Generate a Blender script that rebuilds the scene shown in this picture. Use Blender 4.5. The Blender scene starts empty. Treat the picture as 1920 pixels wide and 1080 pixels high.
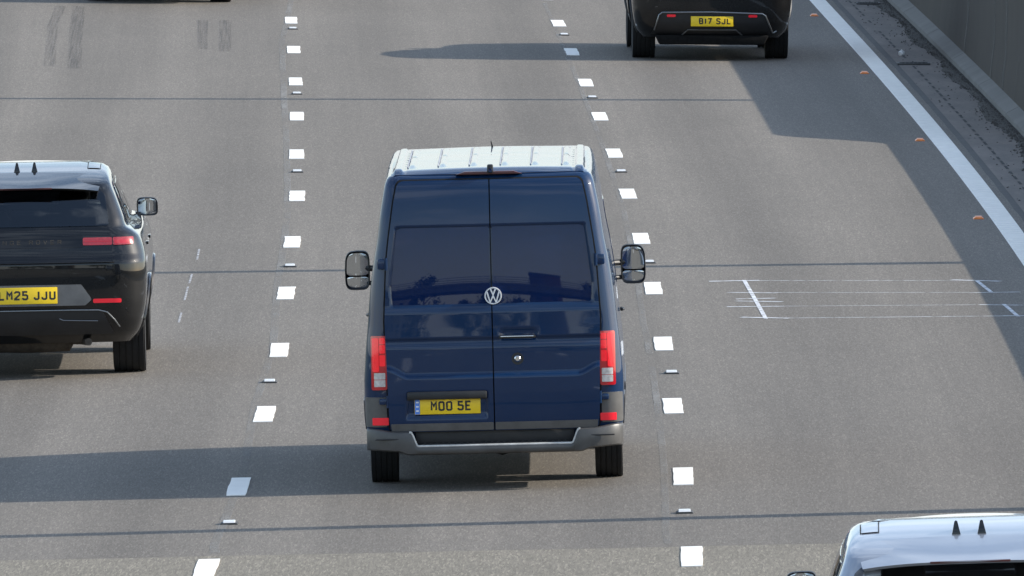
import bpy, bmesh, math, random
import numpy as np
from mathutils import Vector, Matrix

random.seed(7)
PI = math.pi
S = bpy.context.scene
C = S.collection

# ---------------------------------------------------------------- camera, sky, sun, exposure
CAM_H = 9.5536
cam = bpy.data.cameras.new('camera')
cam.sensor_width = 36.0
cam.lens = 36.0 * 31116.9 / 1920.0
cam.clip_start = 1.0
cam.clip_end = 6000.0
camo = bpy.data.objects.new('camera', cam)
C.objects.link(camo)
camo.location = (0, 0, CAM_H)
camo.rotation_euler = (PI / 2 - 0.0581783, 0, 0)
S.camera = camo

SUN_EL = math.radians(25.5)
SUN_AZ = math.radians(0.6)            # measured from +X towards +Y
world = bpy.data.worlds.new('World')
S.world = world
world.use_nodes = True
wn = world.node_tree.nodes
wl = world.node_tree.links
bg = wn['Background']
sky = wn.new('ShaderNodeTexSky')
sky.sky_type = 'NISHITA'
sky.sun_disc = False
sky.sun_elevation = SUN_EL
sky.sun_rotation = PI / 2 - SUN_AZ
sky.air_density = 1.0
sky.dust_density = 0.6
sky.ozone_density = 1.0
# broken summer cloud and a milky horizon over the clear sky
tcw = wn.new('ShaderNodeTexCoord')
mpw = wn.new('ShaderNodeMapping'); mpw.inputs['Scale'].default_value = (1, 1, 2.6)
wl.new(tcw.outputs['Generated'], mpw.inputs['Vector'])
nzw = wn.new('ShaderNodeTexNoise'); nzw.inputs['Scale'].default_value = 4.5; nzw.inputs['Detail'].default_value = 7; nzw.inputs['Roughness'].default_value = 0.58
wl.new(mpw.outputs[0], nzw.inputs['Vector'])
crw = wn.new('ShaderNodeValToRGB'); crw.color_ramp.elements[0].position = 0.47; crw.color_ramp.elements[1].position = 0.66
crw.color_ramp.elements[1].color = (0.85, 0.85, 0.85, 1)
wl.new(nzw.outputs['Fac'], crw.inputs[0])
spw = wn.new('ShaderNodeSeparateXYZ'); wl.new(tcw.outputs['Generated'], spw.inputs[0])
hzw = wn.new('ShaderNodeMapRange'); hzw.inputs['From Min'].default_value = 0.0; hzw.inputs['From Max'].default_value = 0.22
hzw.inputs['To Min'].default_value = 0.5; hzw.inputs['To Max'].default_value = 0.0
wl.new(spw.outputs['Z'], hzw.inputs['Value'])
mxw = wn.new('ShaderNodeMath'); mxw.operation = 'MAXIMUM'
wl.new(crw.outputs[0], mxw.inputs[0]); wl.new(hzw.outputs[0], mxw.inputs[1])
miw = wn.new('ShaderNodeMix'); miw.data_type = 'RGBA'
miw.inputs[7].default_value = (4.9, 5.7, 6.9, 1)
wl.new(mxw.outputs[0], miw.inputs[0]); wl.new(sky.outputs[0], miw.inputs[6])
wl.new(miw.outputs[2], bg.inputs['Color'])
bg.inputs['Strength'].default_value = 0.11

sun = bpy.data.lights.new('sun', 'SUN')
sun.energy = 3.0
sun.angle = math.radians(0.5)
sun.color = (1.0, 0.93, 0.83)
suno = bpy.data.objects.new('sun', sun)
C.objects.link(suno)
dvec = Vector((math.cos(SUN_EL) * math.cos(SUN_AZ), math.cos(SUN_EL) * math.sin(SUN_AZ), math.sin(SUN_EL)))
suno.rotation_euler = dvec.to_track_quat('Z', 'Y').to_euler()
suno.location = (60, 60, 60)

S.view_settings.view_transform = 'Standard'
S.view_settings.look = 'None'
S.view_settings.gamma = 1.0
S.view_settings.use_curve_mapping = False
S.view_settings.exposure = 1.15


# ---------------------------------------------------------------- materials
def new_mat(name):
    m = bpy.data.materials.new(name)
    m.use_nodes = True
    return m, m.node_tree.nodes, m.node_tree.links, m.node_tree.nodes['Principled BSDF']


def ramp(n, l, fac, stops):
    r = n.new('ShaderNodeValToRGB')
    els = r.color_ramp.elements
    while len(els) < len(stops):
        els.new(0.5)
    for e, (p, c) in zip(els, stops):
        e.position = p
        e.color = (c[0], c[1], c[2], 1) if isinstance(c, (tuple, list)) else (c, c, c, 1)
    l.new(fac, r.inputs[0])
    return r.outputs[0]


def noise(n, l, scale, detail=3, rough=0.55, vec=None, mapping=None):
    t = n.new('ShaderNodeTexNoise')
    t.inputs['Scale'].default_value = scale
    t.inputs['Detail'].default_value = detail
    t.inputs['Roughness'].default_value = rough
    if vec is None:
        vec = n.new('ShaderNodeTexCoord').outputs['Object']
    if mapping:
        mp = n.new('ShaderNodeMapping')
        mp.inputs['Scale'].default_value = mapping
        l.new(vec, mp.inputs['Vector'])
        vec = mp.outputs[0]
    l.new(vec, t.inputs['Vector'])
    return t.outputs['Fac']


def mixc(n, l, mode, fac, a, b):
    m = n.new('ShaderNodeMix')
    m.data_type = 'RGBA'
    m.blend_type = mode
    for sock, v in ((m.inputs[0], fac), (m.inputs[6], a), (m.inputs[7], b)):
        if isinstance(v, (int, float)):
            sock.default_value = v if sock == m.inputs[0] else (v, v, v, 1)
        elif isinstance(v, tuple):
            sock.default_value = (v[0], v[1], v[2], 1)
        else:
            l.new(v, sock)
    return m.outputs[2]


def simple(name, col, rough=0.5, metal=0.0, spec=0.5, var=0.0, scale=20.0, coat=0.0, coat_rough=0.03, emit=None, estr=0.0, bump=0.0):
    m, n, l, p = new_mat(name)
    p.inputs['Roughness'].default_value = rough
    p.inputs['Metallic'].default_value = metal
    p.inputs['Specular IOR Level'].default_value = spec
    p.inputs['Coat Weight'].default_value = coat
    p.inputs['Coat Roughness'].default_value = coat_rough
    f = noise(n, l, scale, 4)
    lo = tuple(c * (1 - var) for c in col)
    hi = tuple(min(1, c * (1 + var)) for c in col)
    l.new(ramp(n, l, f, [(0.3, lo), (0.7, hi)]), p.inputs['Base Color'])
    if emit:
        p.inputs['Emission Color'].default_value = (*emit, 1)
        p.inputs['Emission Strength'].default_value = estr
    if bump:
        b = n.new('ShaderNodeBump')
        b.inputs['Strength'].default_value = bump
        b.inputs['Distance'].default_value = 0.01
        l.new(f, b.inputs['Height'])
        l.new(b.outputs[0], p.inputs['Normal'])
    return m


def paint(name, col, metal=0.0, dust=0.06, spec=0.5, coat=1.0, wave=0.05):
    """car paint: base coat, clear coat, film of road dust."""
    m, n, l, p = new_mat(name)
    p.inputs['Metallic'].default_value = metal
    p.inputs['Roughness'].default_value = 0.42
    p.inputs['Specular IOR Level'].default_value = spec
    p.inputs['Coat Weight'].default_value = coat
    p.inputs['Coat Roughness'].default_value = 0.025
    p.inputs['Coat IOR'].default_value = 1.5
    f = noise(n, l, 3.0, 6, 0.65)
    d = ramp(n, l, f, [(0.35, 0.0), (0.85, dust)])
    c = mixc(n, l, 'MIX', d, col, (0.30, 0.27, 0.23))
    l.new(c, p.inputs['Base Color'])
    # pressed sheet metal is never quite flat
    w = noise(n, l, 1.6, 1, 0.4)
    b = n.new('ShaderNodeBump')
    b.inputs['Strength'].default_value = wave
    b.inputs['Distance'].default_value = 0.03
    l.new(w, b.inputs['Height'])
    l.new(b.outputs[0], p.inputs['Coat Normal'])
    return m


def road_material(name, base, grain, coarse, tracks):
    m, n, l, p = new_mat(name)
    uv = n.new('ShaderNodeUVMap')
    uv.uv_map = 'road'
    sep = n.new('ShaderNodeSeparateXYZ')
    l.new(uv.outputs[0], sep.inputs[0])
    big = noise(n, l, 0.35, 4, 0.6, uv.outputs[0], (1.0, 0.35, 1))
    col = ramp(n, l, big, [(0.25, tuple(c * 0.93 for c in base)), (0.75, tuple(c * 1.07 for c in base))])
    if tracks:
        # paler polished wheel paths and darker lane middles, stretched along the road
        mm = n.new('ShaderNodeMath'); mm.operation = 'MULTIPLY_ADD'
        mm.inputs[1].default_value = 2 * PI / 1.825
        mm.inputs[2].default_value = 0.5
        l.new(sep.outputs[0], mm.inputs[0])
        sn = n.new('ShaderNodeMath'); sn.operation = 'SINE'
        l.new(mm.outputs[0], sn.inputs[0])
        wob = noise(n, l, 1.0, 3, 0.5, uv.outputs[0], (1.2, 0.02, 1))
        ad = n.new('ShaderNodeMath'); ad.operation = 'MULTIPLY_ADD'
        ad.inputs[1].default_value = 0.16
        l.new(sn.outputs[0], ad.inputs[0]); l.new(wob, ad.inputs[2])
        t = ramp(n, l, ad.outputs[0], [(0.25, 0.87), (0.75, 1.12)])
        col = mixc(n, l, 'MULTIPLY', 1.0, col, t)
        st = noise(n, l, 1.0, 2, 0.5, uv.outputs[0], (9.0, 0.05, 1))
        col = mixc(n, l, 'MULTIPLY', 1.0, col, ramp(n, l, st, [(0.3, 0.965), (0.7, 1.035)]))
    g1 = noise(n, l, coarse, 2, 0.6, uv.outputs[0], (1.0, 0.07, 1))
    col = mixc(n, l, 'MULTIPLY', 1.0, col, ramp(n, l, g1, [(0.2, 1 - grain), (0.8, 1 + grain)]))
    v = n.new('ShaderNodeTexVoronoi')
    v.inputs['Scale'].default_value = coarse * 0.55
    mp = n.new('ShaderNodeMapping'); mp.inputs['Scale'].default_value = (1, 0.075, 1)
    l.new(uv.outputs[0], mp.inputs[0]); l.new(mp.outputs[0], v.inputs['Vector'])
    vs = n.new('ShaderNodeSeparateColor')
    l.new(v.outputs['Color'], vs.inputs[0])
    col = mixc(n, l, 'MULTIPLY', 1.0, col, ramp(n, l, vs.outputs[0], [(0.0, 1 - grain * 0.8), (0.86, 1 + grain * 0.3), (0.97, 1 + grain * 1.1)]))
    l.new(col, p.inputs['Base Color'])
    p.inputs['Roughness'].default_value = 0.85
    p.inputs['Specular IOR Level'].default_value = 0.25
    b = n.new('ShaderNodeBump'); b.inputs['Strength'].default_value = 0.25; b.inputs['Distance'].default_value = 0.004
    l.new(g1, b.inputs['Height']); l.new(b.outputs[0], p.inputs['Normal'])
    return m


def patchy(name, col, rough, scale, lo, hi, amount, mapping=None):
    """a mark that has worn through in places (real holes in the film)."""
    m, n, l, p = new_mat(name)
    p.inputs['Base Color'].default_value = (*col, 1)
    p.inputs['Roughness'].default_value = rough
    uvn = n.new('ShaderNodeUVMap'); uvn.uv_map = 'road'
    f = noise(n, l, scale, 4, 0.6, uvn.outputs[0], mapping)
    l.new(ramp(n, l, f, [(lo, 0.0), (hi, amount)]), p.inputs['Alpha'])
    return m


M = {}
M['asphalt'] = road_material('asphalt', (0.166, 0.149, 0.127), 0.26, 190, True)
M['chippings'] = road_material('exposed_aggregate', (0.208, 0.186, 0.148), 0.30, 140, False)
M['white_line'] = simple('white_line', (0.88, 0.855, 0.79), 0.6, var=0.04, scale=9)
M['skid'] = patchy('tyre_rubber_mark', (0.05, 0.05, 0.055), 0.8, 1.0, 0.36, 0.75, 0.40, (42, 0.25, 1))
M['chalk'] = patchy('survey_paint', (0.75, 0.77, 0.80), 0.8, 9.0, 0.25, 0.55, 0.85)
M['chalk_faint'] = patchy('faint_survey_paint', (0.6, 0.62, 0.65), 0.8, 9.0, 0.25, 0.65, 0.6)
M['seam'] = patchy('pale_joint', (0.27, 0.26, 0.24), 0.8, 1.0, 0.32, 0.70, 0.7, (2, 0.35, 1))
M['stud_white'] = simple('stud_white', (0.62, 0.63, 0.63), 0.25, var=0.05)
M['stud_iron'] = simple('stud_iron', (0.05, 0.05, 0.05), 0.6, var=0.2)
M['stud_amber'] = simple('stud_amber', (0.85, 0.25, 0.07), 0.3, var=0.1)


def edge_line_material():
    m, n, l, p = new_mat('ribbed_edge_line')
    uv = n.new('ShaderNodeUVMap'); uv.uv_map = 'road'
    f = noise(n, l, 6, 4, 0.6, uv.outputs[0])
    l.new(ramp(n, l, f, [(0.3, (0.74, 0.72, 0.66)), (0.6, (0.86, 0.835, 0.77))]), p.inputs['Base Color'])
    p.inputs['Roughness'].default_value = 0.6
    return m


M['edge_line'] = edge_line_material()


def strip_material():
    m, n, l, p = new_mat('gutter_concrete')
    uv = n.new('ShaderNodeUVMap'); uv.uv_map = 'road'
    a = noise(n, l, 1.0, 5, 0.65, uv.outputs[0], (3.0, 0.5, 1))
    b = noise(n, l, 14, 3, 0.6, uv.outputs[0])
    c = ramp(n, l, a, [(0.3, (0.125, 0.110, 0.098)), (0.7, (0.20, 0.172, 0.150))])
    c = mixc(n, l, 'MULTIPLY', 1.0, c, ramp(n, l, b, [(0.2, 0.75), (0.8, 1.2)]))
    l.new(c, p.inputs['Base Color'])
    p.inputs['Roughness'].default_value = 0.9
    return m


M['gutter'] = strip_material()
M['crack'] = simple('bitumen_joint', (0.045, 0.043, 0.042), 0.8, var=0.25, scale=5)
M['slot'] = simple('slot_void', (0.012, 0.012, 0.012), 0.8)
M['silt'] = simple('silt', (0.048, 0.043, 0.037), 0.95, var=0.5, scale=7)


def barrier_material():
    m, n, l, p = new_mat('sooty_concrete')
    tc = n.new('ShaderNodeTexCoord')
    uv = n.new('ShaderNodeUVMap'); uv.uv_map = 'road'
    a = noise(n, l, 1.0, 5, 0.6, uv.outputs[0], (0.8, 1.3, 1))
    c = ramp(n, l, a, [(0.3, (0.046, 0.038, 0.029)), (0.7, (0.062, 0.051, 0.039))])
    streak = noise(n, l, 1.0, 3, 0.55, uv.outputs[0], (0.15, 1.1, 1))
    c = mixc(n, l, 'MULTIPLY', 1.0, c, ramp(n, l, streak, [(0.3, 0.9), (0.66, 1.0), (0.78, 1.5)]))
    b = noise(n, l, 24, 3, 0.6, uv.outputs[0])
    c = mixc(n, l, 'MULTIPLY', 1.0, c, ramp(n, l, b, [(0.2, 0.85), (0.8, 1.15)]))
    l.new(c, p.inputs['Base Color'])
    p.inputs['Roughness'].default_value = 0.9
    return m


M['barrier'] = barrier_material()
M['plinth'] = simple('pale_concrete', (0.155, 0.148, 0.135), 0.9, var=0.14, scale=1.1)
M['concrete'] = simple('concrete', (0.33, 0.32, 0.30), 0.9, var=0.2, scale=1.5)
M['galv'] = simple('galvanised_steel', (0.42, 0.43, 0.44), 0.45, metal=0.8, var=0.12)
M['grass'] = simple('grass', (0.06, 0.085, 0.03), 0.95, var=0.5, scale=0.4)
M['bark'] = simple('bark', (0.10, 0.075, 0.05), 0.95, var=0.4)
M['leaf'] = simple('leaf', (0.05, 0.085, 0.03), 0.7, var=0.4, scale=1.2)
M['brick'] = simple('building_brick', (0.22, 0.12, 0.08), 0.9, var=0.2)
M['render'] = simple('building_render', (0.42, 0.40, 0.37), 0.9, var=0.1)

M['van_paint'] = paint('navy_paint', (0.0008, 0.020, 0.068), 0.0, 0.02, 0.12, 0.78, 0.13)
M['black_paint'] = paint('black_paint', (0.003, 0.0033, 0.004), 0.0, 0.012, 0.12)
M['grey_paint'] = paint('pale_silver_paint', (0.34, 0.37, 0.42), 0.55, 0.04)
M['pane'] = simple('privacy_glass', (0.004, 0.015, 0.062), 0.012, spec=0.38, var=0.05)
M['plastic'] = simple('grey_plastic', (0.10, 0.097, 0.093), 0.42, var=0.18, scale=8)
M['bumper'] = simple('bumper_plastic', (0.075, 0.073, 0.070), 0.40, var=0.2, scale=6)
M['dark_trim'] = simple('dark_trim', (0.26, 0.27, 0.28), 0.28, metal=0.9)
M['rib_shade'] = simple('grey_rib_shade', (0.42, 0.43, 0.45), 0.7, var=0.2)  # grey that draws the shaded side of the van's roof ribs
M['worn_lit_edge'] = simple('worn_lit_step_edge', (0.55, 0.54, 0.51), 0.4, var=0.2, scale=12)  # bumper lip: wear and sunlight both put into the pale colour
M['plastic_black'] = simple('black_plastic', (0.016, 0.016, 0.017), 0.5, var=0.2, scale=8)
M['rubber'] = simple('tyre_rubber', (0.011, 0.011, 0.0115), 0.85, var=0.25, scale=30, bump=0.2)
M['black_gloss'] = simple('black_gloss_panel', (0.004, 0.004, 0.005), 0.05, var=0.05)
M['black'] = simple('black_gap', (0.004, 0.004, 0.005), 0.9)
M['underbody'] = simple('underbody', (0.010, 0.010, 0.010), 0.9, spec=0.1, var=0.3)
M['exhaust'] = simple('exhaust_steel', (0.07, 0.06, 0.05), 0.6, metal=0.6, var=0.3)
M['chrome'] = simple('chrome', (0.80, 0.81, 0.82), 0.12, metal=1.0)
M['bright_badge'] = simple('bright_badge', (0.85, 0.86, 0.88), 0.25, metal=0.35, var=0.05)
M['satin'] = simple('satin_trim', (0.55, 0.56, 0.57), 0.25, metal=0.9)
M['mirror'] = simple('mirror_glass', (0.52, 0.54, 0.57), 0.01, metal=1.0)
M['plate'] = simple('yellow_plate', (0.86, 0.58, 0.012), 0.4, var=0.04, scale=15)
M['plate_blue'] = simple('blue_band', (0.10, 0.25, 0.72), 0.4, var=0.1)
M['plate_ink'] = simple('plate_ink', (0.012, 0.012, 0.014), 0.5)
M['white_mark'] = simple('white_mark', (0.8, 0.8, 0.8), 0.4)
M['red_lens'] = simple('red_lens', (0.62, 0.012, 0.022), 0.15, var=0.1, scale=40, coat=0.5, emit=(1.0, 0.008, 0.018), estr=0.15)
M['red_frame'] = simple('red_lamp_frame', (0.40, 0.008, 0.016), 0.15, coat=1.0, emit=(1.0, 0.015, 0.03), estr=0.02)
M['dim_lens'] = simple('dim_red_lens', (0.28, 0.022, 0.028), 0.12, var=0.2, scale=40, coat=1.0, emit=(1.0, 0.05, 0.06), estr=0.04)
M['reflector'] = simple('red_reflector', (0.80, 0.012, 0.03), 0.2, coat=1.0, emit=(1.0, 0.02, 0.04), estr=0.06)  # passive reflector, with a faint red glow added to brighten it
M['brake_off'] = simple('unlit_brake_lens', (0.07, 0.014, 0.012), 0.3)
M['clear_lens'] = simple('clear_lens', (0.62, 0.60, 0.60), 0.15, metal=0.4, var=0.25, scale=30, coat=1.0)
M['seat'] = simple('seat_leather', (0.02, 0.02, 0.021), 0.5, var=0.2)
M['cabin'] = simple('cabin_trim', (0.03, 0.03, 0.031), 0.8, var=0.2)
M['litter'] = simple('litter_paper', (0.7, 0.7, 0.68), 0.7, var=0.1)


def tinted_glass():
    m, n, l, p = new_mat('tinted_glass')
    n.remove(p)
    out = n['Material Output']
    tr = n.new('ShaderNodeBsdfTransparent'); tr.inputs[0].default_value = (0.30, 0.32, 0.33, 1)
    gl = n.new('ShaderNodeBsdfGlossy'); gl.inputs[0].default_value = (1, 1, 1, 1); gl.inputs['Roughness'].default_value = 0.015
    fr = n.new('ShaderNodeFresnel'); fr.inputs[0].default_value = 1.85
    mx = n.new('ShaderNodeMixShader')
    l.new(fr.outputs[0], mx.inputs[0]); l.new(tr.outputs[0], mx.inputs[1]); l.new(gl.outputs[0], mx.inputs[2])
    l.new(mx.outputs[0], out.inputs['Surface'])
    return m


M['glass'] = tinted_glass()


# ---------------------------------------------------------------- mesh helpers
class MB:
    def __init__(self):
        self.v, self.f, self.m, self.uv = [], [], [], []

    def add(self, vs, fs, mat=0, uvs=None):
        b = len(self.v)
        self.v += [tuple(p) for p in vs]
        self.f += [tuple(i + b for i in f) for f in fs]
        self.m += [mat] * len(fs)
        self.uv += list(uvs) if uvs else [(p[0], p[1]) for p in vs]
        return self

    def grid(self, P, mat=0, closed=False, uvs=None):
        """P[row][col] of points"""
        nr, nc = len(P), len(P[0])
        vs = [p for r in P for p in r]
        fs = []
        for i in range(nr - 1):
            for j in range(nc if closed else nc - 1):
                k = (j + 1) % nc
                fs.append((i * nc + j, i * nc + k, (i + 1) * nc + k, (i + 1) * nc + j))
        return self.add(vs, fs, mat, [u for r in uvs for u in r] if uvs else None)

    def bm(self, b, mat=0):
        b.verts.index_update()
        vs = [v.co.copy() for v in b.verts]
        fs = [[v.index for v in f.verts] for f in b.faces]
        b.free()
        return self.add(vs, fs, mat)

    def box(self, c, size, bevel=0.0, mat=0, rot=None, seg=2):
        b = bmesh.new()
        bmesh.ops.create_cube(b, size=1.0)
        bmesh.ops.scale(b, vec=size, verts=b.verts)
        if bevel:
            bmesh.ops.bevel(b, geom=list(b.edges), offset=bevel, segments=seg, affect='EDGES', profile=0.5)
        mt = Matrix.Translation(c)
        if rot is not None:
            mt = mt @ rot
        bmesh.ops.transform(b, matrix=mt, verts=b.verts)
        return self.bm(b, mat)

    def prism(self, poly, axis, a0, a1, bevel=0.0, mat=0, seg=2):
        """poly of (p,q); axis 'y': (p,q)->(x,z); axis 'x': (p,q)->(y,z); axis 'z': (x,y)"""
        def pt(p, a):
            return {'y': (p[0], a, p[1]), 'x': (a, p[0], p[1]), 'z': (p[0], p[1], a)}[axis]
        b = bmesh.new()
        v0 = [b.verts.new(pt(p, a0)) for p in poly]
        v1 = [b.verts.new(pt(p, a1)) for p in poly]
        b.faces.new(v0); b.faces.new(list(reversed(v1)))
        n = len(poly)
        for i in range(n):
            b.faces.new((v0[i], v1[i], v1[(i + 1) % n], v0[(i + 1) % n]))
        bmesh.ops.recalc_face_normals(b, faces=b.faces)
        if bevel:
            bmesh.ops.bevel(b, geom=list(b.edges), offset=bevel, segments=seg, affect='EDGES', profile=0.5)
        return self.bm(b, mat)

    def tube(self, path, r, n=8, mat=0, cap=True):
        path = [Vector(p) for p in path]
        rs = r if isinstance(r, (list, tuple)) else [r] * len(path)
        rings = []
        prev = None
        for i, p in enumerate(path):
            d = (path[min(i + 1, len(path) - 1)] - path[max(i - 1, 0)]).normalized()
            if prev is None:
                a = Vector((0, 0, 1)) if abs(d.z) < 0.9 else Vector((1, 0, 0))
                u = d.cross(a).normalized()
            else:
                u = (prev - d * prev.dot(d)).normalized()
            prev = u
            w = d.cross(u)
            rings.append([p + (u * math.cos(2 * PI * k / n) + w * math.sin(2 * PI * k / n)) * rs[i] for k in range(n)])
        b = len(self.v)
        self.grid(rings, mat, closed=True)
        if cap:
            self.f.append(tuple(b + k for k in reversed(range(n)))); self.m.append(mat)
            e = b + (len(rings) - 1) * n
            self.f.append(tuple(e + k for k in range(n))); self.m.append(mat)
        return self

    def lathe(self, prof, n, c, mat=0, axis='x'):
        """prof: (radius, axial)"""
        rings = []
        for r, a in prof:
            ring = []
            for k in range(n):
                t = 2 * PI * k / n
                if axis == 'x':
                    ring.append((c[0] + a, c[1] + r * math.cos(t), c[2] + r * math.sin(t)))
                elif axis == 'y':
                    ring.append((c[0] + r * math.cos(t), c[1] + a, c[2] + r * math.sin(t)))
                else:
                    ring.append((c[0] + r * math.cos(t), c[1] + r * math.sin(t), c[2] + a))
            rings.append(ring)
        return self.grid(rings, mat, closed=True)

    def stroke(self, pts, w, frame, depth, mat=0):
        """mitred ribbon with thickness; frame(p,q,d)->3D point"""
        P = [Vector((p[0], p[1])) for p in pts]
        n = len(P)
        L, R = [], []
        for i in range(n):
            d0 = (P[i] - P[i - 1]).normalized() if i > 0 else None
            d1 = (P[i + 1] - P[i]).normalized() if i < n - 1 else None
            if d0 is None: d0 = d1
            if d1 is None: d1 = d0
            t = (d0 + d1)
            t = t.normalized() if t.length > 1e-4 else d0
            nn = Vector((-t.y, t.x))
            k = max(0.5, nn.dot(Vector((-d0.y, d0.x))))
            L.append(P[i] + nn * (w / 2 / k)); R.append(P[i] - nn * (w / 2 / k))
        vs, fs = [], []
        for a, b in zip(L, R):
            vs += [frame(a.x, a.y, 0), frame(b.x, b.y, 0), frame(a.x, a.y, depth), frame(b.x, b.y, depth)]
        for i in range(n - 1):
            o = 4 * i; q = o + 4
            fs += [(o + 2, o + 3, q + 3, q + 2), (o, o + 2, q + 2, q), (o + 3, o + 1, q + 1, q + 3)]
        fs += [(0, 1, 3, 2), (4 * n - 4, 4 * n - 2, 4 * n - 1, 4 * n - 3)]
        return self.add(vs, fs, mat)

    def build(self, name, mats, parent=None, smooth=35, uv=False, label=None, kind=None):
        me = bpy.data.meshes.new(name)
        me.from_pydata(self.v, [], self.f)
        for m in (mats if isinstance(mats, (list, tuple)) else [mats]):
            me.materials.append(m)
        me.polygons.foreach_set('material_index', self.m)
        if uv:
            lay = me.uv_layers.new(name='road')
            for lp in me.loops:
                lay.data[lp.index].uv = self.uv[lp.vertex_index]
        if smooth:
            me.polygons.foreach_set('use_smooth', [True] * len(me.polygons))
            me.set_sharp_from_angle(angle=math.radians(smooth))
        me.update()
        o = bpy.data.objects.new(name, me)
        C.objects.link(o)
        if parent:
            o.parent = parent
        if label: o['label'] = label
        if kind: o['kind'] = kind
        return o


def empty(name, label, cat, group=None):
    o = bpy.data.objects.new(name, None)
    o.empty_display_size = 0.3
    C.objects.link(o)
    o['label'] = label; o['category'] = cat
    if group: o['group'] = group
    return o


def tag(o, label, cat, group=None):
    o['label'] = label; o['category'] = cat
    if group: o['group'] = group
    return o


def sm(a, b, x):
    t = min(1.0, max(0.0, (x - a) / (b - a)))
    return t * t * (3 - 2 * t)


def pw(tab):
    xs = [t[0] for t in tab]; ys = [t[1] for t in tab]
    return lambda x: float(np.interp(x, xs, ys))


def pchip(xs, ys):
    xs = list(xs); ys = list(ys); n = len(xs)
    h = [xs[i + 1] - xs[i] for i in range(n - 1)]
    d = [(ys[i + 1] - ys[i]) / h[i] for i in range(n - 1)]
    m = [d[0]] + [0.0] * (n - 2) + [d[-1]]
    for i in range(1, n - 1):
        if d[i - 1] * d[i] > 0:
            w1 = 2 * h[i] + h[i - 1]; w2 = h[i] + 2 * h[i - 1]
            m[i] = (w1 + w2) / (w1 / d[i - 1] + w2 / d[i])

    def f(x):
        x = min(max(x, xs[0]), xs[-1])
        i = 0
        while i < n - 2 and x > xs[i + 1]:
            i += 1
        t = (x - xs[i]) / h[i]
        return ((2 * t**3 - 3 * t**2 + 1) * ys[i] + (t**3 - 2 * t**2 + t) * h[i] * m[i]
                + (-2 * t**3 + 3 * t**2) * ys[i + 1] + (t**3 - t**2) * h[i] * m[i + 1])
    return f


# ---------------------------------------------------------------- the road's own shape
PSI, K0, K1 = 0.0100515, 0.00049438, -4.4977e-6
XR, Y0 = 1.33654, 127.51265
DS = 0.5


def heading(s):
    if s < 0: return PSI - K0 * s
    q = min(s, 110.0)
    return PSI - K0 * q - K1 * q * q / 2


_n1 = int(1500 / DS)
_cx = {0: (XR, Y0)}
x, y = XR, Y0
for i in range(_n1):
    e = heading((i + 0.5) * DS); x += math.sin(e) * DS; y += math.cos(e) * DS; _cx[i + 1] = (x, y)
x, y = XR, Y0
for i in range(int(400 / DS)):
    e = heading(-(i + 0.5) * DS); x -= math.sin(e) * DS; y -= math.cos(e) * DS; _cx[-i - 1] = (x, y)


def cross(s):
    return 0.024 - 0.0004 * (min(max(s, -15.0), 112.0) - 10.0)


def rp(off, s, up=0.0):
    i = math.floor(s / DS); t = s / DS - i
    a, b = _cx[i], _cx[i + 1]
    e = heading(s)
    cx = a[0] + (b[0] - a[0]) * t; cy = a[1] + (b[1] - a[1]) * t
    return (cx + off * math.cos(e), cy - off * math.sin(e), (off + 1.8) * cross(s) + up)


def srange(a, b, step):
    n = max(1, int(math.ceil((b - a) / step)))
    return [a + (b - a) * i / n for i in range(n + 1)]


def road_sheet(mb, o0, o1, s0, s1, up, step=3.0, no=2, mat=0):
    ss = srange(s0, s1, step) if not callable(s0) else None
    os_ = [o0 + (o1 - o0) * i / (no - 1) for i in range(no)]
    P = [[rp(o, s, up) for o in os_] for s in ss]
    U = [[(o, s) for o in os_] for s in ss]
    return mb.grid(P, mat, uvs=U)


def road_line(mb, pts, w, up, mat=0, along=False, step=0.4):
    """ribbon through (off,s) points, on the road surface"""
    Q = []
    for (a, b) in zip(pts[:-1], pts[1:]):
        n = max(1, int(max(abs(b[1] - a[1]), abs(b[0] - a[0])) / step))
        for i in range(n):
            Q.append((a[0] + (b[0] - a[0]) * i / n, a[1] + (b[1] - a[1]) * i / n))
    Q.append(pts[-1])
    P, U = [], []
    for i, q in enumerate(Q):
        d = Vector(Q[min(i + 1, len(Q) - 1)]) - Vector(Q[max(i - 1, 0)])
        d.normalize()
        nx, ny = -d.y, d.x
        a = (q[0] + nx * w / 2, q[1] + ny * w / 2); b = (q[0] - nx * w / 2, q[1] - ny * w / 2)
        P.append([rp(a[0], a[1], up), rp(b[0], b[1], up)]); U.append([a, b])
    # keep the ribbon facing up
    v = (Vector(P[0][1]) - Vector(P[0][0])).cross(Vector(P[1][0]) - Vector(P[0][0]))
    if v.z < 0:
        P = [r[::-1] for r in P]; U = [r[::-1] for r in U]
    return mb.grid(P, mat, uvs=U)


# ---------------------------------------------------------------- ground and roads
mb = MB()
mb.add([(-2500, -2500, -2.0), (2500, -2500, -2.0), (2500, 2500, -2.0), (-2500, 2500, -2.0)], [(0, 1, 2, 3)])
o = mb.build('ground', M['grass'], smooth=0); o['kind'] = 'structure'

ROAD_L, ROAD_R = -15.2, 4.08


def joint_s(off):          # where the surfacing changes near the bottom of the view
    return 1.12 - 0.085 * off + 0.02 * math.sin(off * 3.1)


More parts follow.
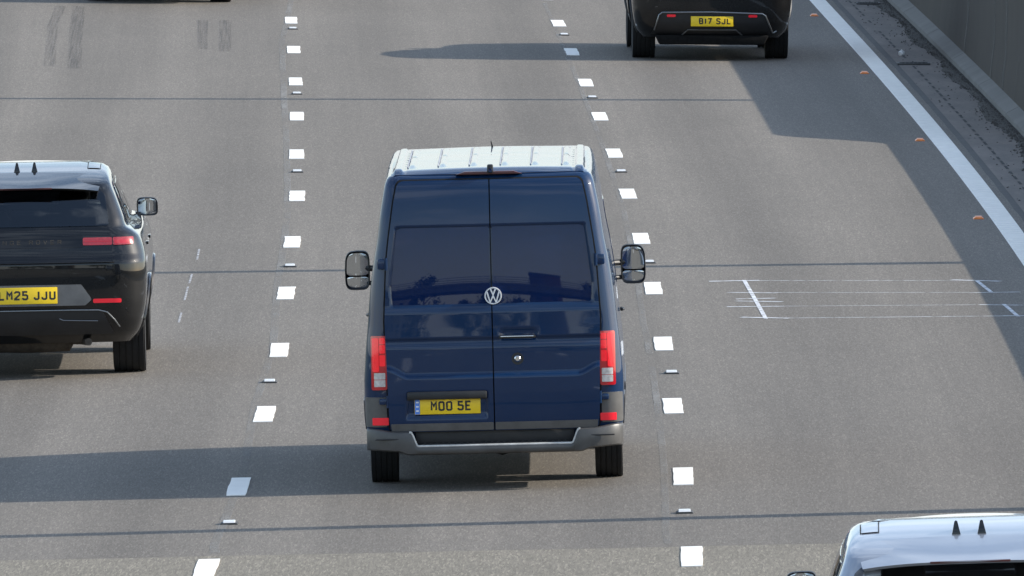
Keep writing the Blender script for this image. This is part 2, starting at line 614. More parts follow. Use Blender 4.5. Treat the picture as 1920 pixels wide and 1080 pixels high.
mb = MB()
osl = [ROAD_L + (ROAD_R - ROAD_L) * i / 32 for i in range(33)]
ss = srange(6, 420, 3.0)
P = [[rp(o_, joint_s(o_)) for o_ in osl], [rp(o_, 3.0) for o_ in osl]] + [[rp(o_, s) for o_ in osl] for s in ss]
U = [[(o_, joint_s(o_)) for o_ in osl], [(o_, 3.0) for o_ in osl]] + [[(o_, s) for o_ in osl] for s in ss]
mb.grid(P, uvs=U)
road = mb.build('road', M['asphalt'], uv=True); road['kind'] = 'structure'
mb = MB()
ss = srange(-300, -3, 4.0)
P = [[rp(o_, s) for o_ in osl] for s in ss] + [[rp(o_, joint_s(o_) - 0.004) for o_ in osl]]
U = [[(o_, s) for o_ in osl] for s in ss] + [[(o_, joint_s(o_)) for o_ in osl]]
mb.grid(P, uvs=U)
road2 = mb.build('road', M['chippings'], uv=True); road2['kind'] = 'structure'
mb = MB(); road_sheet(mb, 6.6, 22.0, -300, 420, 0.0, 6.0, 6)
o = mb.build('road', M['asphalt'], uv=True); o['kind'] = 'structure'
# earth banks under both road edges
mb = MB()
prof = [(-15.2, -0.002), (-18.0, -0.15), (-26.0, -1.5), (-40.0, -2.1)]
P = [[rp(o_, s, 0)[:2] + (rp(-15.2, s)[2] + z,) for o_, z in reversed(prof)] for s in srange(-300, 420, 6)]
mb.grid(P)
prof = [(22.0, -0.002), (26.0, -0.2), (36.0, -2.3)]
P = [[rp(o_, s, 0)[:2] + (rp(22.0, s)[2] + z,) for o_, z in prof] for s in srange(-300, 420, 6)]
mb.grid(P)
o = mb.build('embankment', M['grass']); o['kind'] = 'structure'

# lane dashes: 2 m long every 9 m, each a raised thermoplastic patch
RDEV = [.052, .006, -.028, -.03, -.016, -.015, -.006] + [0.0] * 7
LDEV = [-.05, -.014, .037, .037, .008, .006, .019] + [0.0] * 7


def dash(off, s, parent):
    mb = MB()
    w = 0.166; h = 0.006
    r = random.random
    a0, a1 = off - w / 2 + 0.006 * (r() - .5), off + w / 2 + 0.006 * (r() - .5)
    top, edge, U1 = [], [], []
    n = 6
    for i in range(n + 1):
        s_ = s - 1.02 + 2.04 * i / n
        top.append([rp(a0 + 0.01 * (r() - .5), s_, h), rp(a1 + 0.01 * (r() - .5), s_, h)])
    mb.grid(top)
    loop = [t[0] for t in top] + [t[1] for t in reversed(top)]
    low = [(p[0], p[1], p[2] - h - 0.002) for p in loop]
    mb.grid([loop + [loop[0]], low + [low[0]]])
    return mb.build('lane_dash', M['white_line'], parent, smooth=0)


for i in range(13):
    par = road if i > 0 else road2
    dash(RDEV[i], 9 * i + 0.02, par)
    dash(-3.65 + LDEV[i], 9 * i + 0.05, par)
for i in range(1, 6):
    dash(0.03 * i * 0.2, -9 * i, road2); dash(-3.66, -9 * i, road2)

# ribbed edge line: base strip and transverse ribs
mb = MB(); road_sheet(mb, 3.75, 3.985, -120, 300, 0.004, 2.0)
edge_line = mb.build('edge_line', M['edge_line'], road, uv=True)
mb = MB()
s_ = 20.0
while s_ < 125:
    a, b, c, d = rp(3.765, s_, .0045), rp(3.972, s_, .0045), rp(3.972, s_ + .07, .0045), rp(3.765, s_ + .07, .0045)
    hh = 0.014
    e, f = rp(3.765, s_ + .02, .0045 + hh), rp(3.972, s_ + .02, .0045 + hh)
    g, h = rp(3.972, s_ + .05, .0045 + hh), rp(3.765, s_ + .05, .0045 + hh)
    mb.add([a, b, c, d, e, f, g, h], [(4, 5, 6, 7), (0, 1, 5, 4), (1, 2, 6, 5), (2, 3, 7, 6), (3, 0, 4, 7)])
    s_ += 0.42
mb.build('line_rib', M['white_line'], edge_line, smooth=0, kind='stuff')

# pale longitudinal construction seams
mb = MB()
pts = [(-3.62, 106), (-3.80, 92), (-3.80, 77), (-3.76, 62), (-3.72, 50), (-3.74, 37), (-3.68, 28), (-3.72, 19), (-3.66, 10), (-3.70, 2.6), (-3.67, 1.7)]
road_line(mb, pts, 0.075, 0.003)
pts = [(-.06, 106), (-.10, 72), (-.11, 50), (-.18, 31), (-.15, 11), (-.15, 2.6), (-.13, 1.4)]
road_line(mb, pts, 0.06, 0.003)
mb.build('pale_seam', M['seam'], road, uv=True, smooth=0)

# tyre skid marks in the left lane
for pts, w in (([(-6.84, 102.8), (-6.88, 96), (-6.79, 85.0)], .15), ([(-6.58, 102.8), (-6.55, 95), (-6.47, 84.3)], .18),
               ([(-4.86, 98.8), (-4.84, 90.0)], .14), ([(-4.55, 98.8), (-4.55, 89.4)], .17)):
    mb = MB(); road_line(mb, pts, w, 0.004)
    mb.build('skid_mark', M['skid'], road, uv=True, smooth=0)

# surveyor's paint lines
CH = [
    ([(0.90, 37.2), (0.99, 30.65)], .040), ([(3.19, 36.6), (3.27, 34.45)], .040), ([(3.32, 32.45), (3.39, 30.35)], .040),
    ([(0.55, 37.05), (1.05, 37.1)], .10), ([(1.05, 37.05), (2.95, 36.6)], .035), ([(2.95, 36.75), (3.42, 36.4)], .09),
    ([(0.70, 35.1), (1.18, 34.9)], .08), ([(1.18, 34.95), (3.05, 34.5)], .03), ([(3.05, 34.45), (3.55, 34.45)], .07),
    ([(0.76, 33.95), (1.15, 34.0)], .08), ([(0.76, 33.65), (1.2, 33.4)], .08),
    ([(0.65, 32.7), (1.2, 32.65)], .08), ([(1.2, 32.65), (3.05, 32.4)], .03), ([(3.08, 32.4), (3.5, 32.2)], .07),
    ([(0.76, 30.95), (1.22, 30.65)], .09), ([(1.22, 30.7), (3.25, 30.5)], .045), ([(3.25, 30.5), (3.6, 30.45)], .08),
]
mb = MB()
for k, (pts, w) in enumerate(CH):
    road_line(mb, pts, w, 0.004 + 0.0004 * (k % 5), step=.15)
mb.build('survey_line', M['chalk'], road, uv=True, smooth=0, kind='stuff')
mb = MB()
for pts in ([(-4.60, 43.9), (-4.60, 42.0)], [(-4.62, 39.5), (-4.625, 37.9)], [(-4.63, 37.3), (-4.63, 35.1)], [(-4.63, 33.1), (-4.63, 31.5)]):
    road_line(mb, pts, .022, 0.005, step=.15)
mb.build('survey_dash', M['chalk_faint'], road, uv=True, smooth=0)

# the strip between carriageway and barrier
mb = MB()
road_sheet(mb, 4.145, 4.90, -300, 420, 0.012, 3.0, 4)
verge = mb.build('verge', M['gutter'], uv=True); verge['kind'] = 'structure'
mb = MB()
P = []
for s_ in srange(-300, 420, 0.8):
    j = 0.012 * math.sin(s_ * 1.7) + 0.012 * (random.random() - .5)
    P.append([rp(4.07, s_, -0.002), rp(4.09 + j, s_, .006), rp(4.14 + j, s_, .008), rp(4.148, s_, 0.011)])
mb.grid(P)
mb.build('bitumen_joint', M['crack'], verge)
mb = MB()
s_ = 40.0
while s_ < 112:
    w_ = 0.5 + 0.4 * random.random()
    if random.random() > 0.08:
        oc = 4.30 + 0.05 * (1 - (s_ - 55) / 55.0) if s_ > 55 else 4.35
        a = [rp(oc - .016, s_, .0165), rp(oc + .016, s_, .0165), rp(oc + .016, s_ + w_, .0165), rp(oc - .016, s_ + w_, .0165)]
        mb.add(a, [(0, 1, 2, 3)])
    s_ += 1.15 + 0.15 * (random.random() - .5)
mb.build('drain_slot', M['slot'], verge, smooth=0, kind='stuff')

for s_, a, b in ((86.6, 4.14, 4.56), (106.8, 4.36, 4.70), (58.6, 4.50, 4.86)):
    t = empty('gully_grate', {86.6: 'dark gully grate across the gutter beside a scrap of white litter', 106.8: 'dark gully grate across the gutter at the top edge of the photo', 58.6: 'dark gully grate across the gutter at the right edge of the photo'}[s_], 'drain grate', 'gully grates in the gutter')
    p = rp((a + b) / 2, s_, .012); t.location = p
    fr = MB(); L_ = b - a
    for yy in (-.17, .17): fr.box((0, yy, .012), (L_, .03, .026), .004)
    for xx in (-L_ / 2 + .015, L_ / 2 - .015): fr.box((xx, 0, .012), (.03, .31, .024), .004)
    fr.build('frame', M['stud_iron'], t)
    for k in range(7):
        mb = MB(); mb.box((-L_ / 2 + .05 + (L_ - .1) * k / 6, 0, .008), (.02, .31, .014))
        mb.build('bar', M['stud_iron'], t, smooth=0)
    mb = MB(); mb.add([(-L_ / 2, -.16, .0035), (L_ / 2, -.16, .0035), (L_ / 2, .16, .0035), (-L_ / 2, .16, .0035)], [(0, 1, 2, 3)])
    mb.build('pit', M['slot'], t, smooth=0)

# silt and dead leaves swept against the barrier
mb = MB()
for k in range(6500):
    s_ = random.uniform(42, 114)
    dens = 0.45 + 0.35 * math.sin(s_ * 0.55) + 0.25 * math.sin(s_ * 1.9 + 1) + 0.2 * math.sin(s_ * .21)
    reach = 0.10 + 0.22 * max(0, min(1.1, dens))
    d = abs(random.gauss(0, 0.36)) * reach
    o_ = 4.83 - d
    if o_ < 4.2: continue
    r_ = random.uniform(.006, .019)
    a = random.uniform(0, 2 * PI)
    vs = []
    for q in range(4):
        rr_ = r_ * random.uniform(.6, 1.3)
        vs.append(rp(o_ + rr_ * math.cos(a + q * PI / 2), s_ + 2.5 * rr_ * math.sin(a + q * PI / 2), .0145 + random.uniform(0, .012)))
    vs.append(rp(o_, s_, .02 + random.uniform(.002, .02)))
    mb.add(vs, [(0, 1, 4), (1, 2, 4), (2, 3, 4), (3, 0, 4)])
P = []
for s_ in srange(40, 116, 0.5):
    w_ = 0.13 + 0.05 * math.sin(s_ * .55) + 0.05 * random.random()
    P.append([rp(4.83 - w_, s_, .013), rp(4.83 - w_ * .45, s_, .03), rp(4.85, s_, .022)])
mb.grid(P)
mb.build('silt', M['silt'], smooth=0, kind='stuff')
mb = MB()
for k in range(260):
    s_ = random.uniform(45, 112); o_ = random.uniform(4.16, 4.8); r_ = random.uniform(.006, .016)
    z_ = .0125
    a = [rp(o_ - r_, s_ - r_ * 2, z_), rp(o_ + r_, s_ - r_, z_), rp(o_ + r_ * .6, s_ + r_ * 2, z_), rp(o_ - r_, s_ + r_, z_), rp(o_, s_, z_ + r_ * .9)]
    mb.add(a, [(0, 1, 4), (1, 2, 4), (2, 3, 4), (3, 0, 4)], mat=0 if random.random() < .75 else 1)
mb.build('grit', [M['silt'], M['plinth']], smooth=0, kind='stuff')
mb = MB()
pl = rp(4.30, 89.3, .012)
b = bmesh.new()
bmesh.ops.create_icosphere(b, subdivisions=2, radius=.045)
for v in b.verts:
    v.co *= random.uniform(.75, 1.15); v.co.z = max(-.02, v.co.z * 1.3) + .02; v.co.y *= 1.5
mb.bm(b)
o = mb.build('litter', M['litter'], smooth=0); o.location = pl
tag(o, 'crumpled scrap of white litter lying in the gutter near a grate', 'litter')

# ---------------------------------------------------------------- concrete barrier (central reservation)
BAR_O = 4.86


def bar_h(s):
    return 0.90 + 0.60 * sm(65.0, 67.6, s)


t_bar = empty('concrete_barrier', 'long sooty concrete barrier wall along the right edge of the road', 'barrier')


def bar_prof(s):
    h = bar_h(s)
    return [(BAR_O + .150, .07), (BAR_O + .150, .30), (BAR_O + .19, .62), (BAR_O + .205, h - .03), (BAR_O + .225, h - .004), (BAR_O + .25, h), (BAR_O + .56, h), (BAR_O + .6, h - .03),
            (BAR_O + .64, .45), (BAR_O + .85, .10), (BAR_O + .87, -.4)]


def barrier_piece(s0, s1, step):
    mb = MB()
    P, U = [], []
    for s_ in srange(s0, s1, step):
        pr = bar_prof(s_)
        P.append([rp(o_, s_)[:2] + (rp(BAR_O, s_)[2] + z,) for o_, z in pr])
        acc = 0; us = []
        for i, q in enumerate(pr):
            if i: acc += math.hypot(q[0] - pr[i - 1][0], q[1] - pr[i - 1][1])
            us.append((acc, s_))
        U.append(us)
    # face the road: flip winding
    mb.grid([list(r) for r in P][::-1], uvs=U[::-1])
    n = len(P[0])
    b = len(mb.v)
    mb.f.append(tuple(range(n))); mb.m.append(0)
    mb.f.append(tuple(reversed(range(b - n, b)))); mb.m.append(0)
    return mb


barrier_piece(-300, 64.98, 6.0).build('low_wall', M['barrier'], t_bar, uv=True)
barrier_piece(65.0, 67.6, .26).build('ramped_wall', M['barrier'], t_bar, uv=True)
# tall part: bays between joints, each bay its own piece
s_ = 67.615
while s_ < 130:
    e_ = s_ + 9.0
    barrier_piece(s_, e_ - .015, 3.0).build('wall_bay', M['barrier'], t_bar, uv=True)
    s_ = e_
barrier_piece(s_, 420, 6.0).build('wall_bay', M['barrier'], t_bar, uv=True)
# sloped pale foot of the barrier, in lengths with small notches between
s_ = -300.0
first = True
while s_ < 410:
    L_ = 120.0 if (s_ < 40 or s_ > 118) else 7.8
    if s_ < 40 and s_ + L_ > 40: L_ = 40 - s_
    e_ = min(420, s_ + L_)
    mb = MB(); P = []
    for q in srange(s_, e_ - .05, 2.0):
        z0 = rp(BAR_O, q)[2]
        jj = 0.0
        P.append([rp(o_, q)[:2] + (z0 + z,) for o_, z in ((BAR_O - .02, -.06), (BAR_O - .005 + jj, .075), (BAR_O + .02 + jj, .095), (BAR_O + .149, .16), (BAR_O + .149, .02))])
    mb.grid(P[::-1])
    n = 5; b = len(mb.v)
    mb.f.append(tuple(range(n))); mb.m.append(0)
    mb.f.append(tuple(reversed(range(b - n, b)))); mb.m.append(0)
    mb.build('barrier_foot', M['plinth'], t_bar)
    s_ = e_

# lime and dirt streaks run down the wall face
M['streak'] = patchy('lime_streak', (0.16, 0.155, 0.14), 0.9, 1.0, 0.30, 0.70, 0.75, (0.8, 5.0, 1))
for s0, w_, zt_ in ((75.6, .40, 1.46), (78.9, .22, 1.40), (86.5, .30, 1.3), (72.2, .18, .9)):
    mb = MB(); P, U = [], []
    for s_ in (s0 - w_ / 2, s0, s0 + w_ / 2):
        pr = [(BAR_O + .146, .17), (BAR_O + .146, .30), (BAR_O + .186, .62), (BAR_O + .201, zt_)]
        P.append([rp(o_, s_)[:2] + (rp(BAR_O, s_)[2] + z,) for o_, z in pr]); U.append([(z, s_) for o_, z in pr])
    mb.grid(P[::-1], uvs=U[::-1])
    mb.build('lime_streak', M['streak'], t_bar, uv=True)
# lamp posts rising behind the barrier top: their thin shadows cross the carriageway
def lamp_post(off, s, label):
    t = empty('lamp_post', label, 'lamp post', 'lamp posts along the barrier')
    t.location = rp(off, s, 0.3)
    mb = MB(); mb.tube([(0, 0, 0), (0, 0, 1.2), (0, 0, 1.25), (0, 0, 12.0)], [.20, .20, .17, .13], 16)
    mb.build('pole', M['galv'], t)
    for sg in (-1, 1):
        mb = MB(); mb.tube([(0, 0, 11.8), (sg * .6, 0, 12.15), (sg * 1.8, 0, 12.3)], .045, 8)
        mb.build('arm', M['galv'], t)
        mb = MB(); mb.box((sg * 2.1, 0, 12.3), (.75, .30, .14), .04)
        mb.build('lantern', M['plastic'], t)
    mb = MB(); mb.box((0, 0, .02), (.5, .5, .06), .008)
    mb.build('base_plate', M['galv'], t)


lamp_post(5.30, 4.3, 'grey lamp post on the barrier casting the thin shadow nearest the camera')
lamp_post(5.30, 39.9, 'grey lamp post on the barrier casting the thin shadow beside the blue van')
lamp_post(5.30, 76.4, 'grey lamp post on the barrier casting the thin shadow beyond the blue van')

# ---------------------------------------------------------------- road studs
ORD = ['lowest', 'second from the bottom', 'third from the bottom', 'fourth from the bottom', 'fifth from the bottom', 'sixth from the bottom']


def stud(off, s, kind, label):
    t = empty('road_stud', label, 'road stud', 'white road studs on the lane lines' if kind == 'white' else 'amber road studs beside the edge line')
    t.location = rp(off, s, 0.0)
    t.rotation_euler = (0, -cross(s), -heading(s))
    sc = 1.0 if kind == 'white' else .78
    mb = MB()
    mb.prism([(-.075 * sc, -.004), (-.066 * sc, .012), (-.05 * sc, .016), (.05 * sc, .016), (.066 * sc, .012), (.075 * sc, -.004)], 'y', -.09, .09, .003, seg=1)
    mb.build('casting', M['stud_iron'] if kind == 'white' else M['stud_amber'], t)
    mb = MB()
    mb.prism([(-.09, .012), (-.06, .03), (.06, .03), (.09, .012)], 'x', -.048 * sc, .048 * sc, .003, seg=1)
    mb.build('reflector', M['stud_white'] if kind == 'white' else M['stud_amber'], t)


for i in range(6):
    sL = [4.84, 22.4, 40.6, 59.1, 77.7, 96.3][i]; sR = [4.78, 22.6, 40.5, 58.75, 76.85, 95.2][i]
    stud(-3.64, sL, 'white', 'white cat\'s eye stud on the left lane line, %s' % ORD[i])
    stud(0.0, sR, 'white', 'white cat\'s eye stud on the right lane line, %s' % ORD[i])
for i, s_ in enumerate((48.3, 65.85, 84.05, 102.6)):
    stud(3.62, s_, 'amber', 'amber stud beside the solid white edge line, %s' % ORD[i])


# ---------------------------------------------------------------- vehicle helpers
class Body:
    """a shell made of horizontal rounded outlines; rear towards -y"""
    def __init__(self, levels, bow=0.02, bulge=0.02, fbow=0.12):
        zs = [l[0] for l in levels]
        self.z0, self.z1 = zs[0], zs[-1]
        self.zs = zs
        self.fw, self.fyr, self.fyf, self.frr, self.frf = [pchip(zs, [l[i] for l in levels]) for i in range(1, 6)]
        self.bow, self.bulge, self.fbow = bow, bulge, fbow

    def outline(self, z, inset=0.0, nr=10, nc=7, ns=22, nf=6):
        w, yr, yf = self.fw(z) - inset, self.fyr(z) + inset, self.fyf(z) - inset
        rr, rf = max(.02, self.frr(z) - inset * .5), max(.03, self.frf(z) - inset * .5)
        pts = []
        for i in range(nr):
            x = (w - rr) * i / nr
            pts.append((x, yr + self.bow * (x / w) ** 2))
        yc = yr + self.bow * ((w - rr) / w) ** 2
        for i in range(nc):
            a = PI / 2 * i / nc
            pts.append((w - rr + rr * math.sin(a), yc + rr - rr * math.cos(a)))
        ycf = yf - self.fbow
        y0, y1 = yc + rr, ycf - rf
        for i in range(ns):
            t = i / ns
            pts.append((w + self.bulge * math.sin(PI * t) ** 0.9, y0 + (y1 - y0) * t))
        for i in range(nc):
            a = PI / 2 * i / nc
            pts.append((w - rf + rf * math.cos(a), y1 + rf * math.sin(a)))
        for i in range(nf + 1):
            x = (w - rf) * (1 - i / nf)
            pts.append((x, yf - self.fbow * (x / (w - rf)) ** 2))
        return pts + [(-p[0], p[1]) for p in reversed(pts[1:-1])]

    def mesh(self, nz=60, inset=0.0, z0=None, z1=None, mat=0):
        z0 = self.z0 if z0 is None else z0; z1 = self.z1 if z1 is None else z1
        zz = sorted(set([z0 + (z1 - z0) * i / nz for i in range(nz + 1)] + [z for z in self.zs if z0 < z < z1]))
        rings = [[(p[0], p[1], z) for p in self.outline(z, inset)] for z in zz]
        mb = MB()
        mb.grid(rings, mat, closed=True)
        n = len(rings[0])
        mb.f.append(tuple(reversed(range(n)))); mb.m.append(mat)
        b = len(mb.v) - n
        mb.f.append(tuple(range(b, b + n))); mb.m.append(mat)
        return mb

    def Y(self, x, z):
        w, yr, rr = self.fw(z), self.fyr(z), self.frr(z)
        ax = min(abs(x), w * .9995)
        if ax <= w - rr:
            return yr + self.bow * (ax / w) ** 2
        yc = yr + self.bow * ((w - rr) / w) ** 2
        return yc + rr - math.sqrt(max(0, rr * rr - (ax - w + rr) ** 2))

    def X(self, y, z):
        w, yr, yf, rr, rf = self.fw(z), self.fyr(z), self.fyf(z), self.frr(z), self.frf(z)
        y0 = yr + self.bow * ((w - rr) / w) ** 2 + rr
        y1 = yf - self.fbow - rf
        t = min(1, max(0, (y - y0) / (y1 - y0)))
        if y < y0:
            return w - rr + math.sqrt(max(0, rr * rr - min(rr, y0 - y) ** 2))
        return w + self.bulge * math.sin(PI * t) ** 0.9


def zlist(z0, z1, n, r=0.0):
    zz = [z0 + (z1 - z0) * i / n for i in range(n + 1)]
    if r:
        for k in (.05, .15, .3, .5, .75, 1.0):
            zz += [z0 + r * k, z1 - r * k]
    return sorted(set(round(z, 5) for z in zz))


def rnd(z, z0, z1, r0, r1):
    """how far a rounded corner pulls the edge in at height z"""
    d = 0.0
    if r0 and z < z0 + r0: d = max(d, r0 - math.sqrt(max(0, r0 * r0 - (z0 + r0 - z) ** 2)))
    if r1 and z > z1 - r1: d = max(d, r1 - math.sqrt(max(0, r1 * r1 - (z - z1 + r1) ** 2)))
    return d


def rear_panel(B, z0, z1, xl, xr, off, nz=30, nx=20, r=0.0, depth=.012, rl=None, rr=None, mat=0, mb=None, xs=None):
    """a pressed panel that follows the rear of body B; xl, xr numbers or functions of z"""
    XL = xl if callable(xl) else (lambda z: xl)
    XR = xr if callable(xr) else (lambda z: xr)
    OF = off if callable(off) else (lambda x, z: off)
    rl = (r, r) if rl is None else rl
    rr = (r, r) if rr is None else rr
    rm = max(rl + rr)
    P = []
    for z in zlist(z0, z1, nz, rm):
        a = XL(z) + rnd(z, z0, z1, *rl); b = XR(z) - rnd(z, z0, z1, *rr)
        row = []
        for j in range(nx + 1):
            x = a + (b - a) * j / nx
            row.append((x, B.Y(x, z) - OF(x, z), z))
        P.append(row)
    mb = mb or MB()
    mb.grid(P, mat)
    loop = P[0] + [r_[-1] for r_ in P[1:]] + P[-1][-2::-1] + [r_[0] for r_ in P[-2:0:-1]]
    low = [(p[0], p[1] + depth, p[2]) for p in loop]
    mb.grid([low + [low[0]], loop + [loop[0]]], mat)
    return mb


def side_panel(B, sg, z0, z1, ya, yb, off, nz=14, ny=14, r=0.0, depth=.01, mat=0, mb=None):
    YA = ya if callable(ya) else (lambda z: ya)
    YB = yb if callable(yb) else (lambda z: yb)
    P = []
    for z in zlist(z0, z1, nz, r):
        d = rnd(z, z0, z1, r, r)
        a, b = YA(z) + d, YB(z) - d
        row = [(sg * (B.X(a + (b - a) * j / ny, z) + off), a + (b - a) * j / ny, z) for j in range(ny + 1)]
        P.append(row if sg > 0 else row[::-1])
    mb = mb or MB()
    mb.grid(P, mat)
    loop = P[0] + [r_[-1] for r_ in P[1:]] + P[-1][-2::-1] + [r_[0] for r_ in P[-2:0:-1]]
    low = [(p[0] - sg * depth, p[1], p[2]) for p in loop]
    mb.grid([low + [low[0]], loop + [loop[0]]], mat)
    return mb


def boolean_cut(obj, cutters):
    """cut with temporary meshes; cutter faces carry slot 1 of the body"""
    tmp = []
    for cmb in cutters:
        co = cmb.build('cutter', list(obj.data.materials), smooth=0)
        for p in co.data.polygons: p.material_index = min(1, len(obj.data.materials) - 1)
        md = obj.modifiers.new('cut', 'BOOLEAN')
        md.operation = 'DIFFERENCE'; md.solver = 'EXACT'; md.object = co
        tmp.append(co)
    dg = bpy.context.evaluated_depsgraph_get()
    me = bpy.data.meshes.new_from_object(obj.evaluated_get(dg))
    old = obj.data
    obj.modifiers.clear()
    obj.data = me
    name = old.name
    bpy.data.meshes.remove(old)
    me.name = name
    for co in tmp:
        d = co.data
        bpy.data.objects.remove(co); bpy.data.meshes.remove(d)
    me.polygons.foreach_set('use_smooth', [True] * len(me.polygons))
    me.set_sharp_from_angle(angle=math.radians(32))


GLYPH = {  # stroke letters on a 4 x 8 cell
    'M': [[(0, 0), (0, 8), (2, 4.2), (4, 8), (4, 0)]],
    '0': [[(2, 0), (.8, 0), (0, .9), (0, 7.1), (.8, 8), (3.2, 8), (4, 7.1), (4, .9), (3.2, 0), (2, 0)]],
    '5': [[(4, 8), (.3, 8), (.3, 4.6), (3.1, 4.6), (4, 3.7), (4, .9), (3.1, 0), (.9, 0), (0, .9), (0, 1.7)]],
    'S': [[(4, 6.5), (4, 7.1), (3.1, 8), (.9, 8), (0, 7.1), (0, 5.2), (.9, 4.3), (3.1, 3.7), (4, 2.8), (4, .9), (3.1, 0), (.9, 0), (0, .9), (0, 1.5)]],
    'E': [[(4, 8), (0, 8), (0, 0), (4, 0)], [(0, 4.1), (3.2, 4.1)]],
    'L': [[(0, 8), (0, 0), (4, 0)]],
    '2': [[(0, 6.4), (0, 7.1), (.9, 8), (3.1, 8), (4, 7.1), (4, 5.1), (0, .6), (0, 0), (4, 0)]],
    'J': [[(3.6, 8), (3.6, .9), (2.7, 0), (.9, 0), (0, .9), (0, 2.2)]],
    'U': [[(0, 8), (0, .9), (.9, 0), (3.1, 0), (4, .9), (4, 8)]],
    'B': [[(0, 0), (0, 8), (3, 8), (3.7, 7.3), (3.7, 4.9), (3.0, 4.2), (0, 4.2)], [(3.0, 4.2), (4, 3.3), (4, .8), (3.2, 0), (0, 0)]],
    '1': [[(2, 8), (2, 0)]],
    '7': [[(0, 8), (4, 8), (1.5, 0)]],
    'R': [[(0, 0), (0, 8), (3, 8), (4, 7.1), (4, 5), (3, 4.1), (0, 4.1)], [(2.2, 4.1), (4, 0)]],
    'A': [[(0, 0), (2, 8), (4, 0)], [(.8, 2.8), (3.2, 2.8)]],
    'N': [[(0, 0), (0, 8), (4, 0), (4, 8)]],
    'G': [[(4, 6.5), (4, 7.1), (3.1, 8), (.9, 8), (0, 7.1), (0, .9), (.9, 0), (3.1, 0), (4, .9), (4, 3.7), (2.2, 3.7)]],
    'O': [[(2, 0), (.8, 0), (0, .9), (0, 7.1), (.8, 8), (3.2, 8), (4, 7.1), (4, .9), (3.2, 0), (2, 0)]],
    'V': [[(0, 8), (2, 0), (4, 8)]],
}


def lettering(txt, x0, z0, height, cw, gap, space, sw, yf, depth=.002):
    mb = MB()
    u = height / 8.0
    x = x0
    for ch in txt:
        if ch == ' ':
            x += space; continue
        wch = cw * (.55 if ch == '1' else 1.0)
        for st in GLYPH[ch]:
            kx = (cw - sw) / 4.0
            ox = -cw * .22 if ch == '1' else 0
            pts = [(x + ox + sw / 2 + p[0] * kx, z0 + sw / 2 + p[1] * (height - sw) / 8.0) for p in st]
            mb.stroke(pts, sw, lambda a, b, d: (a, yf(a, b) - d, b), depth)
        x += wch + gap
    return mb, x


def wheel(parent, x, y, r, w, sg, spokes=5):
    """tyre with tread grooves, rim and hub"""
    h = w / 2
    prof = [(r * .66, -h * .92), (r * .80, -h), (r * .93, -h * .97), (r * .985, -h * .86)]
    for k in range(5):
        a = -h * .80 + k * h * .40
        prof += [(r, a - h * .15), (r, a + h * .13), (r - .006, a + h * .15), (r - .006, a + h * .21)]
    prof += [(r * .985, h * .86), (r * .93, h * .97), (r * .80, h), (r * .66, h * .92), (r * .64, 0), (r * .66, -h * .92)]
    wob = bpy.data.objects
    mb = MB(); mb.lathe(prof, 56, (x, y, r - .006))
    wh = mb.build('wheel', M['rubber'], parent, smooth=40)
    mb = MB()
    c = (x, y, r - .006)
    f = sg * h
    mb.lathe([(r * .66, f * .9), (r * .62, f * .80), (r * .60, f * .2), (r * .60, -f * .9)], 40, c)
    for k in range(spokes * 2):
        a = 2 * PI * k / (spokes * 2)
        rot = Matrix.Rotation(a, 4, 'X')
        b = bmesh.new(); bmesh.ops.create_cube(b, size=1)
        bmesh.ops.scale(b, vec=(.03, .05, r * .52), verts=b.verts)
        bmesh.ops.translate(b, vec=(0, 0, r * .34), verts=b.verts)
        bmesh.ops.transform(b, matrix=Matrix.Translation((x + f * .72, y, r - .006)) @ rot, verts=b.verts)
        mb.bm(b)
    mb.lathe([(.001, f * .8), (.07, f * .8), (.075, f * .6)], 20, c)
    mb.build('rim', M['satin'], wh, smooth=35)
    mb = MB(); mb.lathe([(.001, 0), (r * .52, 0), (r * .52, sg * .02), (.001, sg * .02)], 24, c)
    mb.build('brake_disc', M['exhaust'], wh, smooth=35)
    return wh


def cyl(x0, x1, y, z, r, n=40):
    mb = MB()
    mb.lathe([(r, x0), (r, x1)], n, (0, y, z))
    mb.f.append(tuple(reversed(range(n)))); mb.m.append(0)
    mb.f.append(tuple(range(n, 2 * n))); mb.m.append(0)
    # outward normals
    b = bmesh.new()
    vs = [b.verts.new(v) for v in mb.v]
    for f in mb.f: b.faces.new([vs[i] for i in f])
    bmesh.ops.recalc_face_normals(b, faces=b.faces)
    out = MB(); out.bm(b)
    return out


def place(t, off, s, yaw=0.0):
    t.location = rp(off, s, 0.005)
    t.rotation_euler = (0, -cross(s), -heading(s) + yaw)


